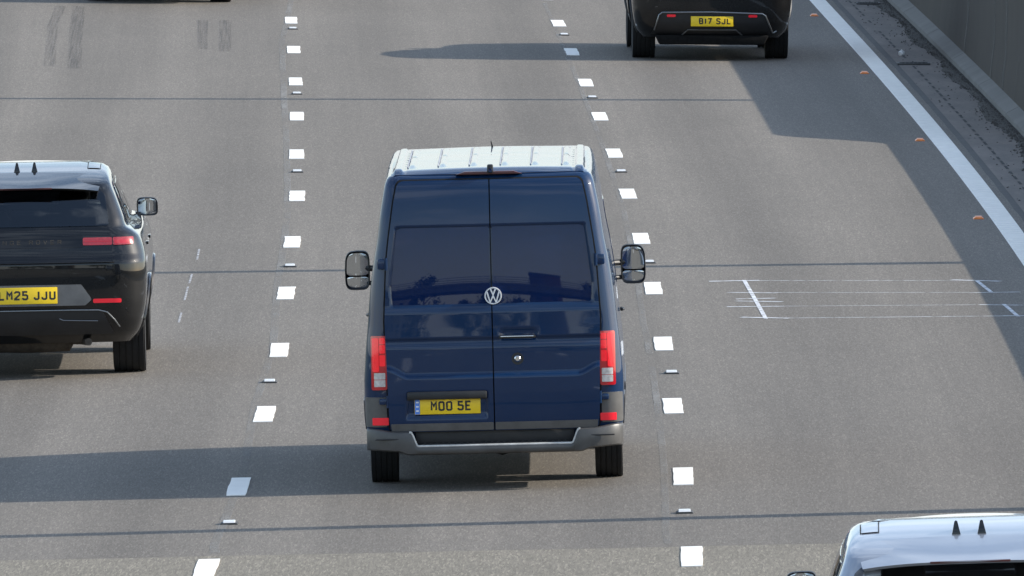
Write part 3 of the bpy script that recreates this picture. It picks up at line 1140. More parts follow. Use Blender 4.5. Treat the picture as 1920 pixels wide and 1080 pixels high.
def mirror_head(parent, sg, c, w, h, split):
    """door mirror: housing open to the rear, glass set inside, arm"""
    mb = MB()
    out = []
    def ring(k, y, sh=0.0):
        pts = []
        n = 28
        for i in range(n):
            a = 2 * PI * i / n
            ca, sa = math.cos(a), math.sin(a)
            px = abs(ca) ** .45 * math.copysign(1, ca) * w / 2 * k
            pz = abs(sa) ** .45 * math.copysign(1, sa) * h / 2 * k
            # outer top corner more rounded
            if ca * sg > 0 and sa > 0:
                px *= 1 - .10 * abs(ca * sa); pz *= 1 - .12 * abs(ca * sa)
            pts.append((c[0] + px, c[1] + y, c[2] + pz))
        return pts
    # around: inner lip, rear lip, shell, nose
    rings = [ring(.86, .02), ring(.90, -.012), ring(.97, -.02), ring(1.0, .0), ring(1.0, .05), ring(.88, .11), ring(.55, .15), ring(.05, .16)]
    mb.grid(rings, closed=True)
    hd = mb.build('mirror', M['plastic_black'], parent, smooth=50)
    def gl(z0, z1):
        g = MB()
        n = 16
        zz = [z0 + (z1 - z0) * i / n for i in range(n + 1)]
        P = []
        for z in zz:
            half = w / 2 * .86 * (1 - abs((z) / (h / 2)) ** 6) ** .25 if abs(z) < h / 2 * .87 else w * .3
            half = min(half, w / 2 * .86) - rnd(z, z0, z1, .025, .025)
            P.append([(c[0] + half * (2 * j / 8 - 1), c[1] + .012 + .004 * ((2 * j / 8 - 1) ** 2), c[2] + z) for j in range(9)])
        g.grid(P)
        g.build('mirror_glass', M['mirror'], hd)
    if split:
        gl(-h * .13, h * .43); gl(-h * .43, -h * .17)
    else:
        gl(-h * .42, h * .42)
    return hd


def plate_part(parent, B, x0, x1, z0, z1, off, tilt, blue, txt, cw, gap, space, xs, zs, hgt, sw):
    ym = B.Y((x0 + x1) / 2, (z0 + z1) / 2) - off
    yf = lambda x, z: ym + (z - z0) * tilt
    b = bmesh.new()
    mb = MB()
    mb.box(((x0 + x1) / 2, 0, (z0 + z1) / 2), (x1 - x0, .008, z1 - z0), .003)
    mb.v = [(v[0], v[1] + yf(v[0], v[2]), v[2]) for v in mb.v]
    pl = mb.build('number_plate', M['plate'], parent)
    for ch in txt:
        if ch != ' ':
            mb, xe = lettering(ch, xs, zs, hgt, cw, 0, 0, sw, lambda x, z: yf(x, z) - .0045)
            mb.build('plate_character', M['plate_ink'], pl, smooth=0)
            xs = xe + gap
        else:
            xs += space
    if blue:
        mb = MB()
        mb.box((x0 + blue / 2 + .003, 0, (z0 + z1) / 2), (blue, .002, z1 - z0 - .006))
        mb.v = [(v[0], v[1] + yf(v[0], v[2]) - .0055, v[2]) for v in mb.v]
        bb = mb.build('blue_band', M['plate_blue'], pl, smooth=0)
        mb = MB()
        for k in range(3):
            mb.box((x0 + blue / 2 + .003, 0, z0 + .03 + k * .035), (blue * .55, .002, .012))
        mb.v = [(v[0], v[1] + yf(v[0], v[2]) - .0075, v[2]) for v in mb.v]
        mb.build('band_mark', M['white_mark'], pl, smooth=0, kind='stuff')
    return pl


# ---------------------------------------------------------------- the blue van
van = empty('panel_van', 'dark blue panel van with white-shining ribbed roof driving in the middle lane', 'van')
VL = [  # z, half width, rear y, front y, rear corner radius, front corner radius
    (.33, 1.000, -1.20, 4.52, .12, .35), (.45, 1.040, -1.29, 4.62, .13, .35), (.60, 1.056, -1.325, 4.65, .14, .36), (.85, 1.062, -1.338, 4.62, .145, .36),
    (1.10, 1.046, -1.338, 4.50, .145, .36), (1.35, 1.022, -1.330, 4.30, .14, .34), (1.55, 1.004, -1.322, 4.12, .135, .32), (1.80, .973, -1.309, 3.93, .125, .3),
    (2.05, .930, -1.292, 3.75, .115, .28), (2.25, .903, -1.272, 3.62, .11, .26), (2.42, .873, -1.248, 3.50, .11, .25), (2.50, .856, -1.230, 3.45, .11, .24),
    (2.55, .836, -1.205, 3.40, .11, .22), (2.566, .822, -1.187, 3.36, .11, .2), (2.578, .800, -1.165, 3.30, .10, .18)]
VB = Body(VL, bow=.030, bulge=.012)
body = VB.mesh(70).build('body', [M['van_paint'], M['underbody']], van)
cut = []
for yy in (0.0, 3.64):
    for sg in (-1, 1):
        a, b = (.74, 1.3) if sg > 0 else (-1.3, -.74)
        cut.append(cyl(a, b, yy, .37, .43))
boolean_cut(body, cut)

# ribbed roof skin
nx, ny = 150, 60
P = []
for i in range(ny + 1):
    yy = -1.175 + (3.26 + 1.175) * i / ny
    row = []
    ends = sm(-1.175, -1.06, yy) * (1 - sm(3.05, 3.26, yy))
    for j in range(nx + 1):
        xx = -.80 + 1.60 * j / nx
        z = 2.584 + .024 * ends + .018 * (1 - (xx / .8) ** 2) * ends - .02 * sm(.76, .80, abs(xx))
        rib = 0
        for rx in (-.635, -.385, -.13, .125, .375, .63):
            rib = max(rib, 1 - sm(.012, .036, abs(xx - rx)))
        brk = 1 - .35 * (sm(.10, .0, abs(yy - 1.2)) if abs(yy - 1.2) < .1 else 0)
        z += rib * .017 * sm(-.85, -.40, yy) * (1 - sm(2.6, 2.8, yy)) * brk
        # gutters beside the roof rails and the rails themselves
        z += .016 * sm(.705, .72, abs(xx)) * (1 - sm(.77, .79, abs(xx))) * ends
        z -= .006 * (sm(.672, .682, abs(xx)) - sm(.700, .708, abs(xx))) * ends
        z -= .034 * max(0, yy + 1.175) / 4.435
        row.append((xx, yy + .05 * (xx / .8) ** 2 * (1 if yy < 1 else -1), z))
    P.append(row)
mb = MB(); mb.grid(P)
loop = P[0] + [r_[-1] for r_ in P[1:]] + P[-1][-2::-1] + [r_[0] for r_ in P[-2:0:-1]]
low = [(p[0] * .995, p[1] * .998, p[2] - .03) for p in loop]
mb.grid([low + [low[0]], loop + [loop[0]]])
roof = mb.build('roof', M['van_paint'], van, smooth=60)
# thin grey line along each roof rib, drawing in its shaded left side
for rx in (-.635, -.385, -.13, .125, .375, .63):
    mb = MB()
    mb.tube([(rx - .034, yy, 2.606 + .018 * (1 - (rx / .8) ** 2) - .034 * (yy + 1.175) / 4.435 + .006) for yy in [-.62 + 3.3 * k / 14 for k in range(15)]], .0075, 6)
    mb.build('rib_shade_line', M['rib_shade'], roof)
# cross ladder marks in the roof gutters
mb = MB()
for sg in (-1, 1):
    for k in range(9):
        mb.box((sg * .688, -.95 + k * .42, 2.600 - .0032 * k), (.03, .05, .012), .003)
mb.build('gutter_bridge', M['van_paint'], roof, kind='stuff')
mb = MB(); mb.tube([(0, 3.0, 2.565), (0, 2.98, 2.60), (-.01, 2.95, 2.645)], [.012, .008, .003], 8)
mb.build('antenna', M['plastic_black'], van)

# door opening seal (dark lines of the shut gaps)
edge = pw([(.48, .850), (.61, .862), (.98, .872), (1.39, .882), (1.87, .856), (2.05, .834), (2.36, .788), (2.55, .748)])
mb = rear_panel(VB, .478, 2.548, lambda z: -edge(z) - .012, lambda z: edge(z) + .012, .004, nz=50, nx=40, r=.045, depth=.02)
mb.build('door_seal', M['black'], van)

WZ0, WZ1 = 1.505, 2.165


def wedge(z):     # outer edge of the window
    return np.interp(z, [1.5, 1.68, 2.12, 2.17], [.822, .832, .782, .775])


def door_off(x, z):
    u = abs(x)
    o_ = .026
    swz = .925 + .07 * sm(.69, .87, u)
    o_ += .036 * (1 - sm(swz, swz + .036, z))
    o_ += .012 * sm(1.232, 1.252, z) * (1 - sm(1.455, 1.515, z))
    o_ -= .010 * sm(.06, .0, abs(z - 1.225)) if abs(z - 1.225) < .06 and z < 1.245 else 0
    # window recess
    m_ = sm(WZ0 + .0, WZ0 + .03, z) * (1 - sm(WZ1 - .014, WZ1 + .002, z)) * (1 - sm(wedge(z) - .014, wedge(z) + .002, u))
    o_ -= .020 * m_
    # plate recess in the left door
    if x < 0:
        xa = -.730 + .02 * sm(.58, .76, z)
        q = sm(xa, xa + .018, x) * (1 - sm(-.066, -.048, x)) * (1 - sm(.80, .815, z))
        q *= sm(.575, .645, z)
        o_ -= .026 * q
    # dish for the handle in the right door
    if .03 < x < .40:
        o_ -= .022 * sm(.05, .09, x) * (1 - sm(.33, .38, x)) * sm(1.225, 1.24, z) * (1 - sm(1.29, 1.33, z))
    return o_


for sg in (-1, 1):
    xl = (lambda z: -edge(z)) if sg < 0 else (lambda z: .005)
    xr = (lambda z: -.005) if sg < 0 else (lambda z: edge(z))
    mb = rear_panel(VB, .488, 2.537, xl, xr, door_off, nz=190, nx=80, depth=.02,
                    rl=(.035, .05) if sg < 0 else (.004, .004), rr=(.004, .004) if sg < 0 else (.035, .05))
    door = mb.build('rear_door', M['van_paint'], van, smooth=80)
    xl2 = (lambda z: -wedge(z) + .012) if sg < 0 else (lambda z: .014)
    xr2 = (lambda z: -.014) if sg < 0 else (lambda z: wedge(z) - .012)
    mb = rear_panel(VB, WZ0 + .012, WZ1 - .012, xl2, xr2, lambda x, z: .011, nz=24, nx=24, depth=.006,
                    rl=(.03, .04) if sg < 0 else (.003, .003), rr=(.003, .003) if sg < 0 else (.03, .04))
    mb.build('window_pane', M['pane'], door, smooth=60)
    # black-grey lower edge strip
    xl3 = (lambda z: -edge(z) + .01) if sg < 0 else (lambda z: .008)
    xr3 = (lambda z: -.008) if sg < 0 else (lambda z: edge(z) - .01)
    mb = rear_panel(VB, .494, .556, xl3, xr3, lambda x, z: .0625 + .006, nz=4, nx=20, r=.008, depth=.01)
    mb.build('edge_strip', M['plastic'], door, smooth=50)
    # hinges on the pillar
    for hz in (.74, 1.865):
        xc = sg * (edge(hz) + .032)
        mb = MB()
        mb.box((xc, VB.Y(xc, hz) - .018, hz), (.085, .05, .085 if hz > 1 else .05), .012)
        mb.tube([(xc - sg * .03, VB.Y(xc, hz) - .046, hz - .05), (xc - sg * .03, VB.Y(xc, hz) - .046, hz + .05)], .014, 10)
        mb.build('hinge', M['van_paint'], door)

# handle and lock, right door
hy = VB.Y(.2, 1.25)
mb = MB(); mb.box((.20, hy - .038, 1.250), (.30, .018, .026), .008)
hnd = mb.build('door_handle', M['plastic_black'], van)
mb = MB(); mb.box((.20, hy - .0485, 1.254), (.27, .006, .008), .002)
mb.build('handle_strip', M['chrome'], hnd)
mb = MB(); mb.lathe([(.026, -.024), (.026, -.032), (.022, -.036), (.018, -.04), (.001, -.04)], 24, (.200, VB.Y(.2, 1.07), 1.07), axis='y')
lk = mb.build('door_lock', M['chrome'], van)
mb = MB(); mb.lathe([(.050, -.020), (.050, -.0275), (.030, -.0275)], 24, (.200, VB.Y(.2, 1.07), 1.07), axis='y')
mb.build('lock_surround', M['plastic_black'], lk)

# round emblem on the shut line
ey = VB.Y(.012, 1.585) - .030
ec = (.012, 1.588)
R_ = .071
mb = MB()
mb.lathe([(R_ - .012, 0), (R_ - .009, -.006), (R_ - .002, -.006), (R_, 0), (R_, .03)], 48, (ec[0], ey, ec[1]), axis='y')
fr = lambda a, b, d: (ec[0] + a, ey + .002 - d, ec[1] + b)
s2 = R_ * .86
mb.stroke([(-.33 * s2, .94 * s2), (0, .14 * s2), (.33 * s2, .94 * s2)], .0135, fr, .007)
mb.stroke([(-.82 * s2, .56 * s2), (-.40 * s2, -.86 * s2), (0, .02 * s2), (.40 * s2, -.86 * s2), (.82 * s2, .56 * s2)], .0135, fr, .008)
em = mb.build('emblem', M['bright_badge'], van, smooth=30)
mb = MB(); mb.lathe([(R_ - .004, .003), (.001, .003)], 40, (ec[0], ey, ec[1]), axis='y')
mb.build('emblem_disc', M['van_paint'], em)

# plate, lamp bar
plate_part(van, VB, -.652, -.112, .630, .765, .044, .02, .040, 'M00 5E', .052, .011, .030, -.520, .657, .079, .0145)
mb = MB()
mb.box((-.385, VB.Y(-.38, .785) - .056, .785), (.655, .060, .066), .014)
mb.build('plate_lamp_bar', M['plastic_black'], van)

# tail lamps, corner trims, reflectors
for sg in (-1, 1):
    def X2(a, b):
        return (a, b) if sg > 0 else (-b, -a)
    a, b = X2(.872, 1.000)
    mb = rear_panel(VB, .835, 1.278, a, b, .016, nz=20, nx=14, r=.015, depth=.03)
    lamp = mb.build('tail_lamp', M['red_frame'], van, smooth=50)
    # outer light blade and inner lens blocks
    a, b = X2(.936, .990)
    rear_panel(VB, .985, 1.262, a, b, .022, nz=10, nx=6, r=.012, depth=.01).build('red_lens', M['red_lens'], lamp)
    for z0, z1 in ((1.135, 1.205), (1.030, 1.122), (1.212, 1.262)):
        a, b = X2(.884, .931)
        rear_panel(VB, z0, z1, a, b, .021, nz=4, nx=5, r=.008, depth=.01).build('red_lens', M['red_lens'], lamp)
    a, b = X2(.886, .978)
    rear_panel(VB, .862, .918, a, b, .020, nz=4, nx=6, r=.006, depth=.008).build('clear_lens', M['clear_lens'], lamp)
    rear_panel(VB, .922, .975, (lambda z: a), (lambda z: b), .020, nz=4, nx=6, r=.006, depth=.008).build('clear_lens', M['clear_lens'], lamp)
    # grey corner cladding under the lamp with a reflector in it
    a, b = X2(.880, 1.0545)
    mb = rear_panel(VB, .530, .775, a, b, .014, nz=10, nx=26, r=.012, depth=.03)
    mb.build('corner_trim', M['plastic'], van, smooth=60)
    a, b = X2(.866, 1.000)
    rear_panel(VB, .545, .607, a, b, .024, nz=4, nx=12, r=.006, depth=.02).build('reflector', M['reflector'], van)
    # plastic flank strips
    side_panel(VB, sg, .50, .74, .55, 3.05, .010, nz=6, ny=20, r=.03).build('flank_trim', M['plastic'], van)
    side_panel(VB, sg, .50, .74, -1.10, -.46, .010, nz=6, ny=10, r=.03).build('flank_trim', M['plastic'], van)
    side_panel(VB, sg, 1.47, 2.17, lambda z: 2.20, lambda z: 3.05 - .35 * (z - 1.47), .004, r=.05).build('cab_window', M['pane'], van)
    mb = MB(); mb.tube([(sg * (VB.X(2.0, 1.3) + .02), 2.05, 1.25), (sg * (VB.X(2.0, 1.3) + .035), 2.12, 1.25), (sg * (VB.X(2.0, 1.3) + .02), 2.2, 1.25)], .014, 8)
    mb.build('door_handle', M['plastic_black'], van)
    # wing mirror on two arms
    hd = mirror_head(van, sg, (sg * 1.165, 3.10, 1.570), .212, .335, True)
    for zz in (1.585, 1.46):
        mb = MB(); mb.tube([(sg * .985, 3.05, zz), (sg * 1.09, 3.14, zz)], .026 if zz > 1.5 else .020, 10)
        mb.build('mirror_arm', M['plastic_black'], hd)
    for yy in (0.0, 3.64):
        wheel(van, sg * .925, yy, .352, .225, sg)
# rear bumper: deep corners and a lower middle step
nn = 64
zt = lambda x: .375 + .115 * sm(.630, .690, abs(x)) + .025 * sm(.80, 1.0, abs(x))
zb = lambda x: .298 + .030 * sm(.70, .80, abs(x)) + .01 * sm(.8, 1.0, abs(x))
dp = lambda x: .085 - .055 * sm(.80, 1.06, abs(x))
cols = []
xs = sorted(set([-1.05 + 2.10 * i / nn for i in range(nn + 1)] + [sg * v for sg in (-1, 1) for v in (.625, .64, .655, .67, .685, .70, 1.02, 1.035, 1.045)]))
for xx in xs:
    yb = VB.Y(xx, .60)
    d = dp(xx)
    t_, b_ = zt(xx), zb(xx)
    inner = yb + .03
    cols.append([(xx, inner, b_ + .01), (xx, yb - d + .03, b_), (xx, yb - d + .006, b_ + .012), (xx, yb - d - .004, b_ + .4 * (t_ - b_)), (xx, yb - d, t_ - .022),
                 (xx, yb - d + .007, t_ - .006), (xx, yb - d + .022, t_), (xx, yb - d + .05, t_ + .001), (xx, inner, t_ + .002)])
mb = MB(); mb.grid([[c_[k] for c_ in cols] for k in range(9)])
bump = mb.build('bumper', M['bumper'], van, smooth=40)
mb = MB()
mb.tube([(xx, VB.Y(xx, .60) - dp(xx) + .012, zt(xx) - .004) for xx in xs if abs(xx) <= .71], .0095, 8)  # pale strip painted as the sunlit, worn top edge of the step
mb.build('worn_lit_edge', M['worn_lit_edge'], bump)
mb = MB(); mb.box((0, VB.Y(0, .6) - .012, .380), (1.24, .075, .012), .003)
for k in range(24):
    mb.box((-.575 + k * .05, VB.Y(0, .6) - .012, .388), (.018, .06, .006), .001)
mb.build('step_pad', M['plastic_black'], bump)
mb = MB(); mb.box((0, VB.Y(0, .6) + .035, .435), (1.30, .03, .115), .004)
mb.build('sill_panel', M['plastic_black'], van)
for sg in (-1, 1):
    mb = MB(); mb.box((sg * .85, VB.Y(.85, .6) - dp(.85) - .004, .432), (.26, .012, .012), .004)
    mb.build('bumper_groove', M['plastic_black'], bump)

# third brake lamp, rear camera
mb = MB()
mb.prism([(-.275, 2.577), (-.20, 2.601), (.20, 2.601), (.275, 2.577)], 'y', -1.222, -1.14, .006)
mb.build('brake_lamp', M['brake_off'], van)
mb = MB(); mb.box((.012, -1.215, 2.622), (.050, .075, .072), .012)
cm = mb.build('reversing_camera', M['plastic_black'], van)
mb = MB(); mb.lathe([(.016, -.044), (.014, -.048), (.001, -.046)], 16, (.012, -1.215, 2.610), axis='y')
mb.build('camera_lens', M['pane'], cm)

# running gear seen under the bumper
mb = MB(); mb.tube([(-.82, 0, .33), (.82, 0, .33)], .055, 12); mb.lathe([(.02, -.13), (.12, -.08), (.14, 0), (.12, .08), (.02, .13)], 20, (.05, 0, .33))
mb.build('rear_axle', M['underbody'], van)
mb = MB(); mb.lathe([(.05, -.09), (.30, -.10), (.345, -.06), (.345, .06), (.30, .10), (.05, .09)], 32, (-.10, -.75, .45), axis='z')
mb.build('spare_wheel', M['rubber'], van)
mb = MB(); mb.tube([(.45, 1.5, .34), (.47, .6, .34), (.50, .1, .45), (.52, -.9, .36), (.52, -1.22, .33)], .035, 10)
mb.lathe([(.03, -.3), (.11, -.26), (.11, .26), (.03, .3)], 20, (.48, .95, .36), axis='y')
mb.build('exhaust', M['exhaust'], van)
mb = MB(); mb.box((-.2, 1.5, .40), (1.2, 2.2, .22), .05)
mb.build('floor_pan', M['underbody'], van)
place(van, -1.530, 9.3)


# ---------------------------------------------------------------- sport utility cars
SL = [(.32, .95, -.90, 3.95, .24, .4), (.42, 1.02, -1.01, 4.08, .28, .42), (.55, 1.06, -1.075, 4.13, .29, .42), (.75, 1.09, -1.098, 4.13, .30, .42),
      (.95, 1.10, -1.10, 4.10, .30, .42), (1.045, 1.094, -1.098, 4.03, .30, .42), (1.13, 1.084, -1.045, 3.95, .29, .4), (1.22, 1.060, -1.015, 3.7, .28, .4),
      (1.285, 1.03, -.995, 3.3, .26, .38), (1.335, .975, -.975, 2.85, .24, .35), (1.370, .918, -.955, 2.70, .21, .3), (1.45, .892, -.905, 2.48, .18, .25),
      (1.60, .838, -.812, 2.05, .16, .22), (1.70, .797, -.740, 1.78, .15, .2), (1.755, .777, -.670, 1.62, .15, .2), (1.80, .760, -.50, 1.48, .16, .2),
      (1.845, .730, -.20, 1.34, .18, .2), (1.878, .675, .15, 1.12, .2, .2), (1.90, .56, .45, .92, .2, .2)]


def suv(label, cat, paint_mat, kw=1.0, kz=1.0, interior=True, plate=None, rear='lights', group=None, name='sport_utility_car'):
    t = empty(name, label, cat, group)
    B = Body([(z * kz, w * kw, yr, yf, rr, rf) for z, w, yr, yf, rr, rf in SL], bow=.05, bulge=.02, fbow=.2)
    Z = lambda z: z * kz
    X = lambda x: x * kw
    wb = 3.14
    body = B.mesh(64).build('body', [paint_mat, M['cabin']], t)
    cuts = []
    for yy in (0, wb):
        for sg in (-1, 1):
            a, b = (.74 * kw, 1.4) if sg > 0 else (-1.4, -.74 * kw)
            cuts.append(cyl(a, b, yy, .41, .47))
    # cabin hollow and window openings
    inner = B.mesh(20, inset=.07, z0=Z(.85), z1=Z(1.80))
    # keep the hollow inside the cabin: clip the bonnet end
    inner.v = [(v[0], min(v[1], 2.35 if v[2] < Z(1.4) else 9), v[2]) for v in inner.v]
    cuts.append(inner)
    cuts.append(MB().prism([(X(-.735), Z(1.395)), (X(.735), Z(1.395)), (X(.66), Z(1.70)), (X(-.66), Z(1.70))], 'y', -1.3, -.55))
    for poly in ([(-.50, 1.42), (-.02, 1.405), (-.02, 1.70), (-.30, 1.69)], [(.08, 1.40), (.95, 1.39), (.95, 1.715), (.08, 1.71)], [(1.06, 1.385), (2.20, 1.385), (1.50, 1.70), (1.06, 1.715)]):
        cuts.append(MB().prism([(p[0], Z(p[1])) for p in poly], 'x', -1.5, 1.5))
    cuts.append(MB().prism([(X(-.76), Z(1.41)), (X(.76), Z(1.41)), (X(.66), Z(1.72)), (X(-.66), Z(1.72))], 'y', 1.45, 3.4))
    if not interior:
        cuts = cuts[:4]
    boolean_cut(body, cuts)
    gm = M['glass'] if interior else M['pane']
    # panes
    wx = lambda z: np.interp(z / kz, [1.385, 1.45, 1.66, 1.72], [.765, .757, .728, .66]) * kw
    rear_panel(B, Z(1.385), Z(1.715), lambda z: -wx(z), lambda z: wx(z), .006, nz=14, nx=24, r=.03, depth=.004).build('rear_window', gm, t, smooth=60)
    for sg in (-1, 1):
        for (z0, z1, ya, yb) in ((1.405, 1.705, lambda z: -.52 + .62 * max(0, z / kz - 1.40), lambda z: -.005), (1.395, 1.72, lambda z: .065, lambda z: .965), (1.385, 1.72, lambda z: 1.045, lambda z: 2.23 - 2.3 * (z / kz - 1.385))):
            side_panel(B, sg, Z(z0), Z(z1), ya, yb, .004, nz=8, ny=8, r=.02, depth=.004).build('side_window', gm, t)
    if interior:
        P = []
        for z in zlist(Z(1.40), Z(1.73), 8):
            P.append([(X(.74) * (2 * j / 10 - 1), B.fyf(z) - .2 * (2 * j / 10 - 1) ** 2 + .004, z) for j in range(11)][::-1])
        MB().grid(P).build('windscreen', gm, t)
        for px, py in ((-.42, 1.35), (.42, 1.35), (-.42, .25), (.42, .25)):
            mb = MB()
            mb.box((px, py, 1.16), (.50, .16, .62), .06)
            mb.box((px, py + .26, .86), (.50, .55, .14), .05)
            st = mb.build('seat', M['seat'], t)
            mb = MB(); mb.box((px, py - .02, 1.565), (.28, .10, .17), .045)
            for q in (-.06, .06): mb.tube([(px + q, py, 1.45), (px + q, py, 1.50)], .008, 6)
            mb.build('headrest', M['seat'], st)
        mb = MB(); mb.box((0, 2.15, 1.22), (1.6, .5, .28), .08)
        mb.build('dashboard', M['cabin'], t)
        mb = MB(); mb.tube([(.42 + .19 * math.cos(a * PI / 12), 1.80 + .05 * math.sin(a * PI / 12), 1.30 + .17 * math.sin(a * PI / 12)) for a in range(25)], .016, 8)
        mb.build('steering_wheel', M['plastic_black'], t)
        mb = MB(); mb.box((0, 1.62, Z(1.665)), (.22, .03, .06), .012)
        mb.build('interior_mirror', M['plastic_black'], t)
    # roof spoiler
    P, Q = [], []
    for i in range(11):
        f = i / 10
        yy = -.28 - .60 * f
        zz = Z(1.848 - .100 * f - .016 * f * f)
        hw = X(.715 - .045 * f)
        P.append([(hw * (2 * j / 24 - 1), yy + .07 * (2 * j / 24 - 1) ** 2 * f, zz - .035 * abs(2 * j / 24 - 1) ** 3) for j in range(25)])
        Q.append([(p[0] * .985, p[1] + .012 * f, p[2] - .016 - .020 * (1 - f)) for p in P[-1]])
    mb = MB(); mb.grid(P[::-1]); mb.grid(Q)
    mb.grid([Q[-1], P[-1]])
    mb.grid([[r_[0] for r_ in P], [r_[0] for r_ in Q]]); mb.grid([[r_[-1] for r_ in Q], [r_[-1] for r_ in P]])
    sp = mb.build('spoiler', paint_mat, t, smooth=50)
    mb = MB(); mb.box((0, -.868, Z(1.728)), (.5, .012, .014), .003)
    mb.build('brake_lamp', M['brake_off'], sp)
    # shark-fin aerials
    for fx in (-.08, .08):
        mb = MB()
        prof = [(-.11, 0), (-.105, .06), (-.085, .092), (-.06, .088), (.02, .045), (.11, 0)]
        b = bmesh.new()
        L_, R_2 = [], []
        for (py, pz) in prof:
            wd = .024 * (1 - pz / .105) + .005
            L_.append(b.verts.new((fx - wd, -.06 + py, Z(1.842) + pz + .028 * (py + .11)))); R_2.append(b.verts.new((fx + wd, -.06 + py, Z(1.842) + pz + .028 * (py + .11))))
        b.faces.new(L_); b.faces.new(R_2[::-1])
        n = len(prof)
        for i in range(n): b.faces.new((L_[i], R_2[i], R_2[(i + 1) % n], L_[(i + 1) % n]))
        bmesh.ops.recalc_face_normals(b, faces=b.faces)
        bmesh.ops.bevel(b, geom=list(b.edges), offset=.004, segments=2, affect='EDGES')
        mb.bm(b)
        mb.build('roof_fin', M['black_paint'], t, smooth=40)
    # roof rail covers
    for sg in (-1, 1):
        mb = MB(); P = []
        for i in range(15):
            yy = .02 + .46 * i / 14
            P.append([(sg * xx, yy, 0) for xx in (.575, .60, .625, .655, .668)])
        # sit just above the roof skin: find its height from the outlines
        def roof_z(xx, yy):
            lo, hi = Z(1.70), Z(1.90)
            for _ in range(24):
                m_ = (lo + hi) / 2
                inside = xx < B.X(min(max(yy, B.fyr(m_) + .01), 9), m_) and yy > B.Y(xx, m_) if xx < B.fw(m_) else False
                if inside: lo = m_
                else: hi = m_
            return lo
        P = [[(p[0], p[1], roof_z(abs(p[0]) * kw, p[1]) + .004) for p in r_] for r_ in P]
        if sg < 0: P = [r_[::-1] for r_ in P]
        mb.grid(P)
        mb.build('rail_cover', paint_mat, t)
        mb = MB()
        mb.tube([(sg * .565, yy, roof_z(.565 * kw, yy) + .003) for yy in [.01 + .48 * i / 12 for i in range(13)]], .0035, 6)
        mb.tube([(sg * xx, .005, roof_z(xx * kw, .005) + .003) for xx in (.565, .60, .64, .675)], .0035, 6)
        mb.tube([(sg * .680, yy, roof_z(.68 * kw, yy) + .003) for yy in [.01 + .48 * i / 12 for i in range(13)]], .0035, 6)
        mb.build('rail_seam', M['black'], t)
    for sg in (-1, 1):
        def X2(a, b):
            return (X(a), X(b)) if sg > 0 else (X(-b), X(-a))
        for yy in (0, wb):
            wheel(t, sg * (.915 * kw), yy, .405, .295, sg, spokes=5)
            # wheel arch lip
            mb = MB()
            pts = []
            for k in range(17):
                a_ = PI * (k / 16) * 1.08 - .04 * PI
                y_ = yy + .475 * math.cos(a_); z_ = .41 + .475 * math.sin(a_)
                pts.append((sg * (B.X(y_, max(z_, Z(.36))) + .004), y_, z_))
            mb.tube(pts, .018, 6)
            mb.build('arch_lip', M['plastic_black'] if rear != 'lights' else paint_mat, t)
        hd = mirror_head(t, sg, (sg * 1.075 * kw, 2.06, Z(1.395)), .200, .172, False)
        mb = MB(); mb.box((sg * .96 * kw, 2.10, Z(1.325)), (.12, .07, .045), .015)
        mb.build('mirror_arm', M['black_paint'], hd)
        side_panel(B, sg, Z(.40), Z(.50), .55, 2.6, .006, nz=3, ny=12, r=.02).build('sill_trim', M['plastic_black'], t)
        for yy in (.30, 1.35):
            mb = MB(); mb.box((sg * (B.X(yy, Z(1.16)) + .006), yy, Z(1.16)), (.014, .20, .028), .005)
            mb.build('door_handle', paint_mat, t)
    # tailgate skin
    tg = rear_panel(B, Z(1.062), Z(1.372), lambda z: -X(np.interp(z / kz, [1.05, 1.2, 1.37], [.80, .79, .765])), lambda z: X(np.interp(z / kz, [1.05, 1.2, 1.37], [.80, .79, .765])), .010, nz=24, nx=40, r=.02, depth=.02)
    gate = tg.build('tailgate', paint_mat, t, smooth=60)
    rear_panel(B, Z(1.050), Z(1.062), X(-.81), X(.81), .002, nz=2, nx=20, depth=.01).build('tailgate_gap', M['black'], t)
    if rear == 'lights':
        # dark band with lettering between slim tail lamps
        rear_panel(B, Z(1.195), Z(1.305), X(-.525), X(.525), .014, nz=6, nx=24, r=.01).build('name_band', M['black_gloss'], gate, smooth=60)
        yb = lambda x_, z_: B.Y(x_, z_) - .0145
        mb, xe = lettering('RANGE', -.335, Z(1.228), .038, .036, .029, .0, .0062, yb)
        mb2, xe = lettering('ROVER', .035, Z(1.228), .038, .036, .029, .0, .0062, yb)
        mb.add(mb2.v, mb2.f)
        mb.build('lettering', M['exhaust'], gate, smooth=0, kind='stuff')
        for sg in (-1, 1):
            a, b = (X(.525), X(.790)) if sg > 0 else (X(-.790), X(-.525))
            l1 = rear_panel(B, Z(1.214), Z(1.282), a, b, .015, nz=6, nx=12, r=.012, depth=.02).build('tail_lamp', M['dim_lens'], t, smooth=60)
            rear_panel(B, Z(1.243), Z(1.251), a + .015, b - .015, .017, nz=2, nx=8, depth=.004).build('light_bar', M['red_frame'], l1)
            a, b = (X(.798), X(.985)) if sg > 0 else (X(-.985), X(-.798))
            l2 = rear_panel(B, Z(1.214), Z(1.282), a, b, .012, nz=6, nx=16, r=.012, depth=.02).build('tail_lamp', M['dim_lens'], t, smooth=60)
            a, b = (X(.810), X(.95)) if sg > 0 else (X(-.95), X(-.810))
            rear_panel(B, Z(1.226), Z(1.258), a, b, .015, nz=2, nx=10, r=.01, depth=.004).build('light_bar', M['red_frame'], l2)
        # plate recess
        rx = lambda z: X(np.interp(z / kz, [.67, .725, .86], [.535, .60, .505]))
        rear_panel(B, Z(.672), Z(.862), lambda z: -rx(z), lambda z: rx(z), lambda x_, z_: .004 + .035 * (Z(.862) - z_) / .19, nz=8, nx=30, r=.008, depth=.01).build('plate_recess', M['plastic'], t)
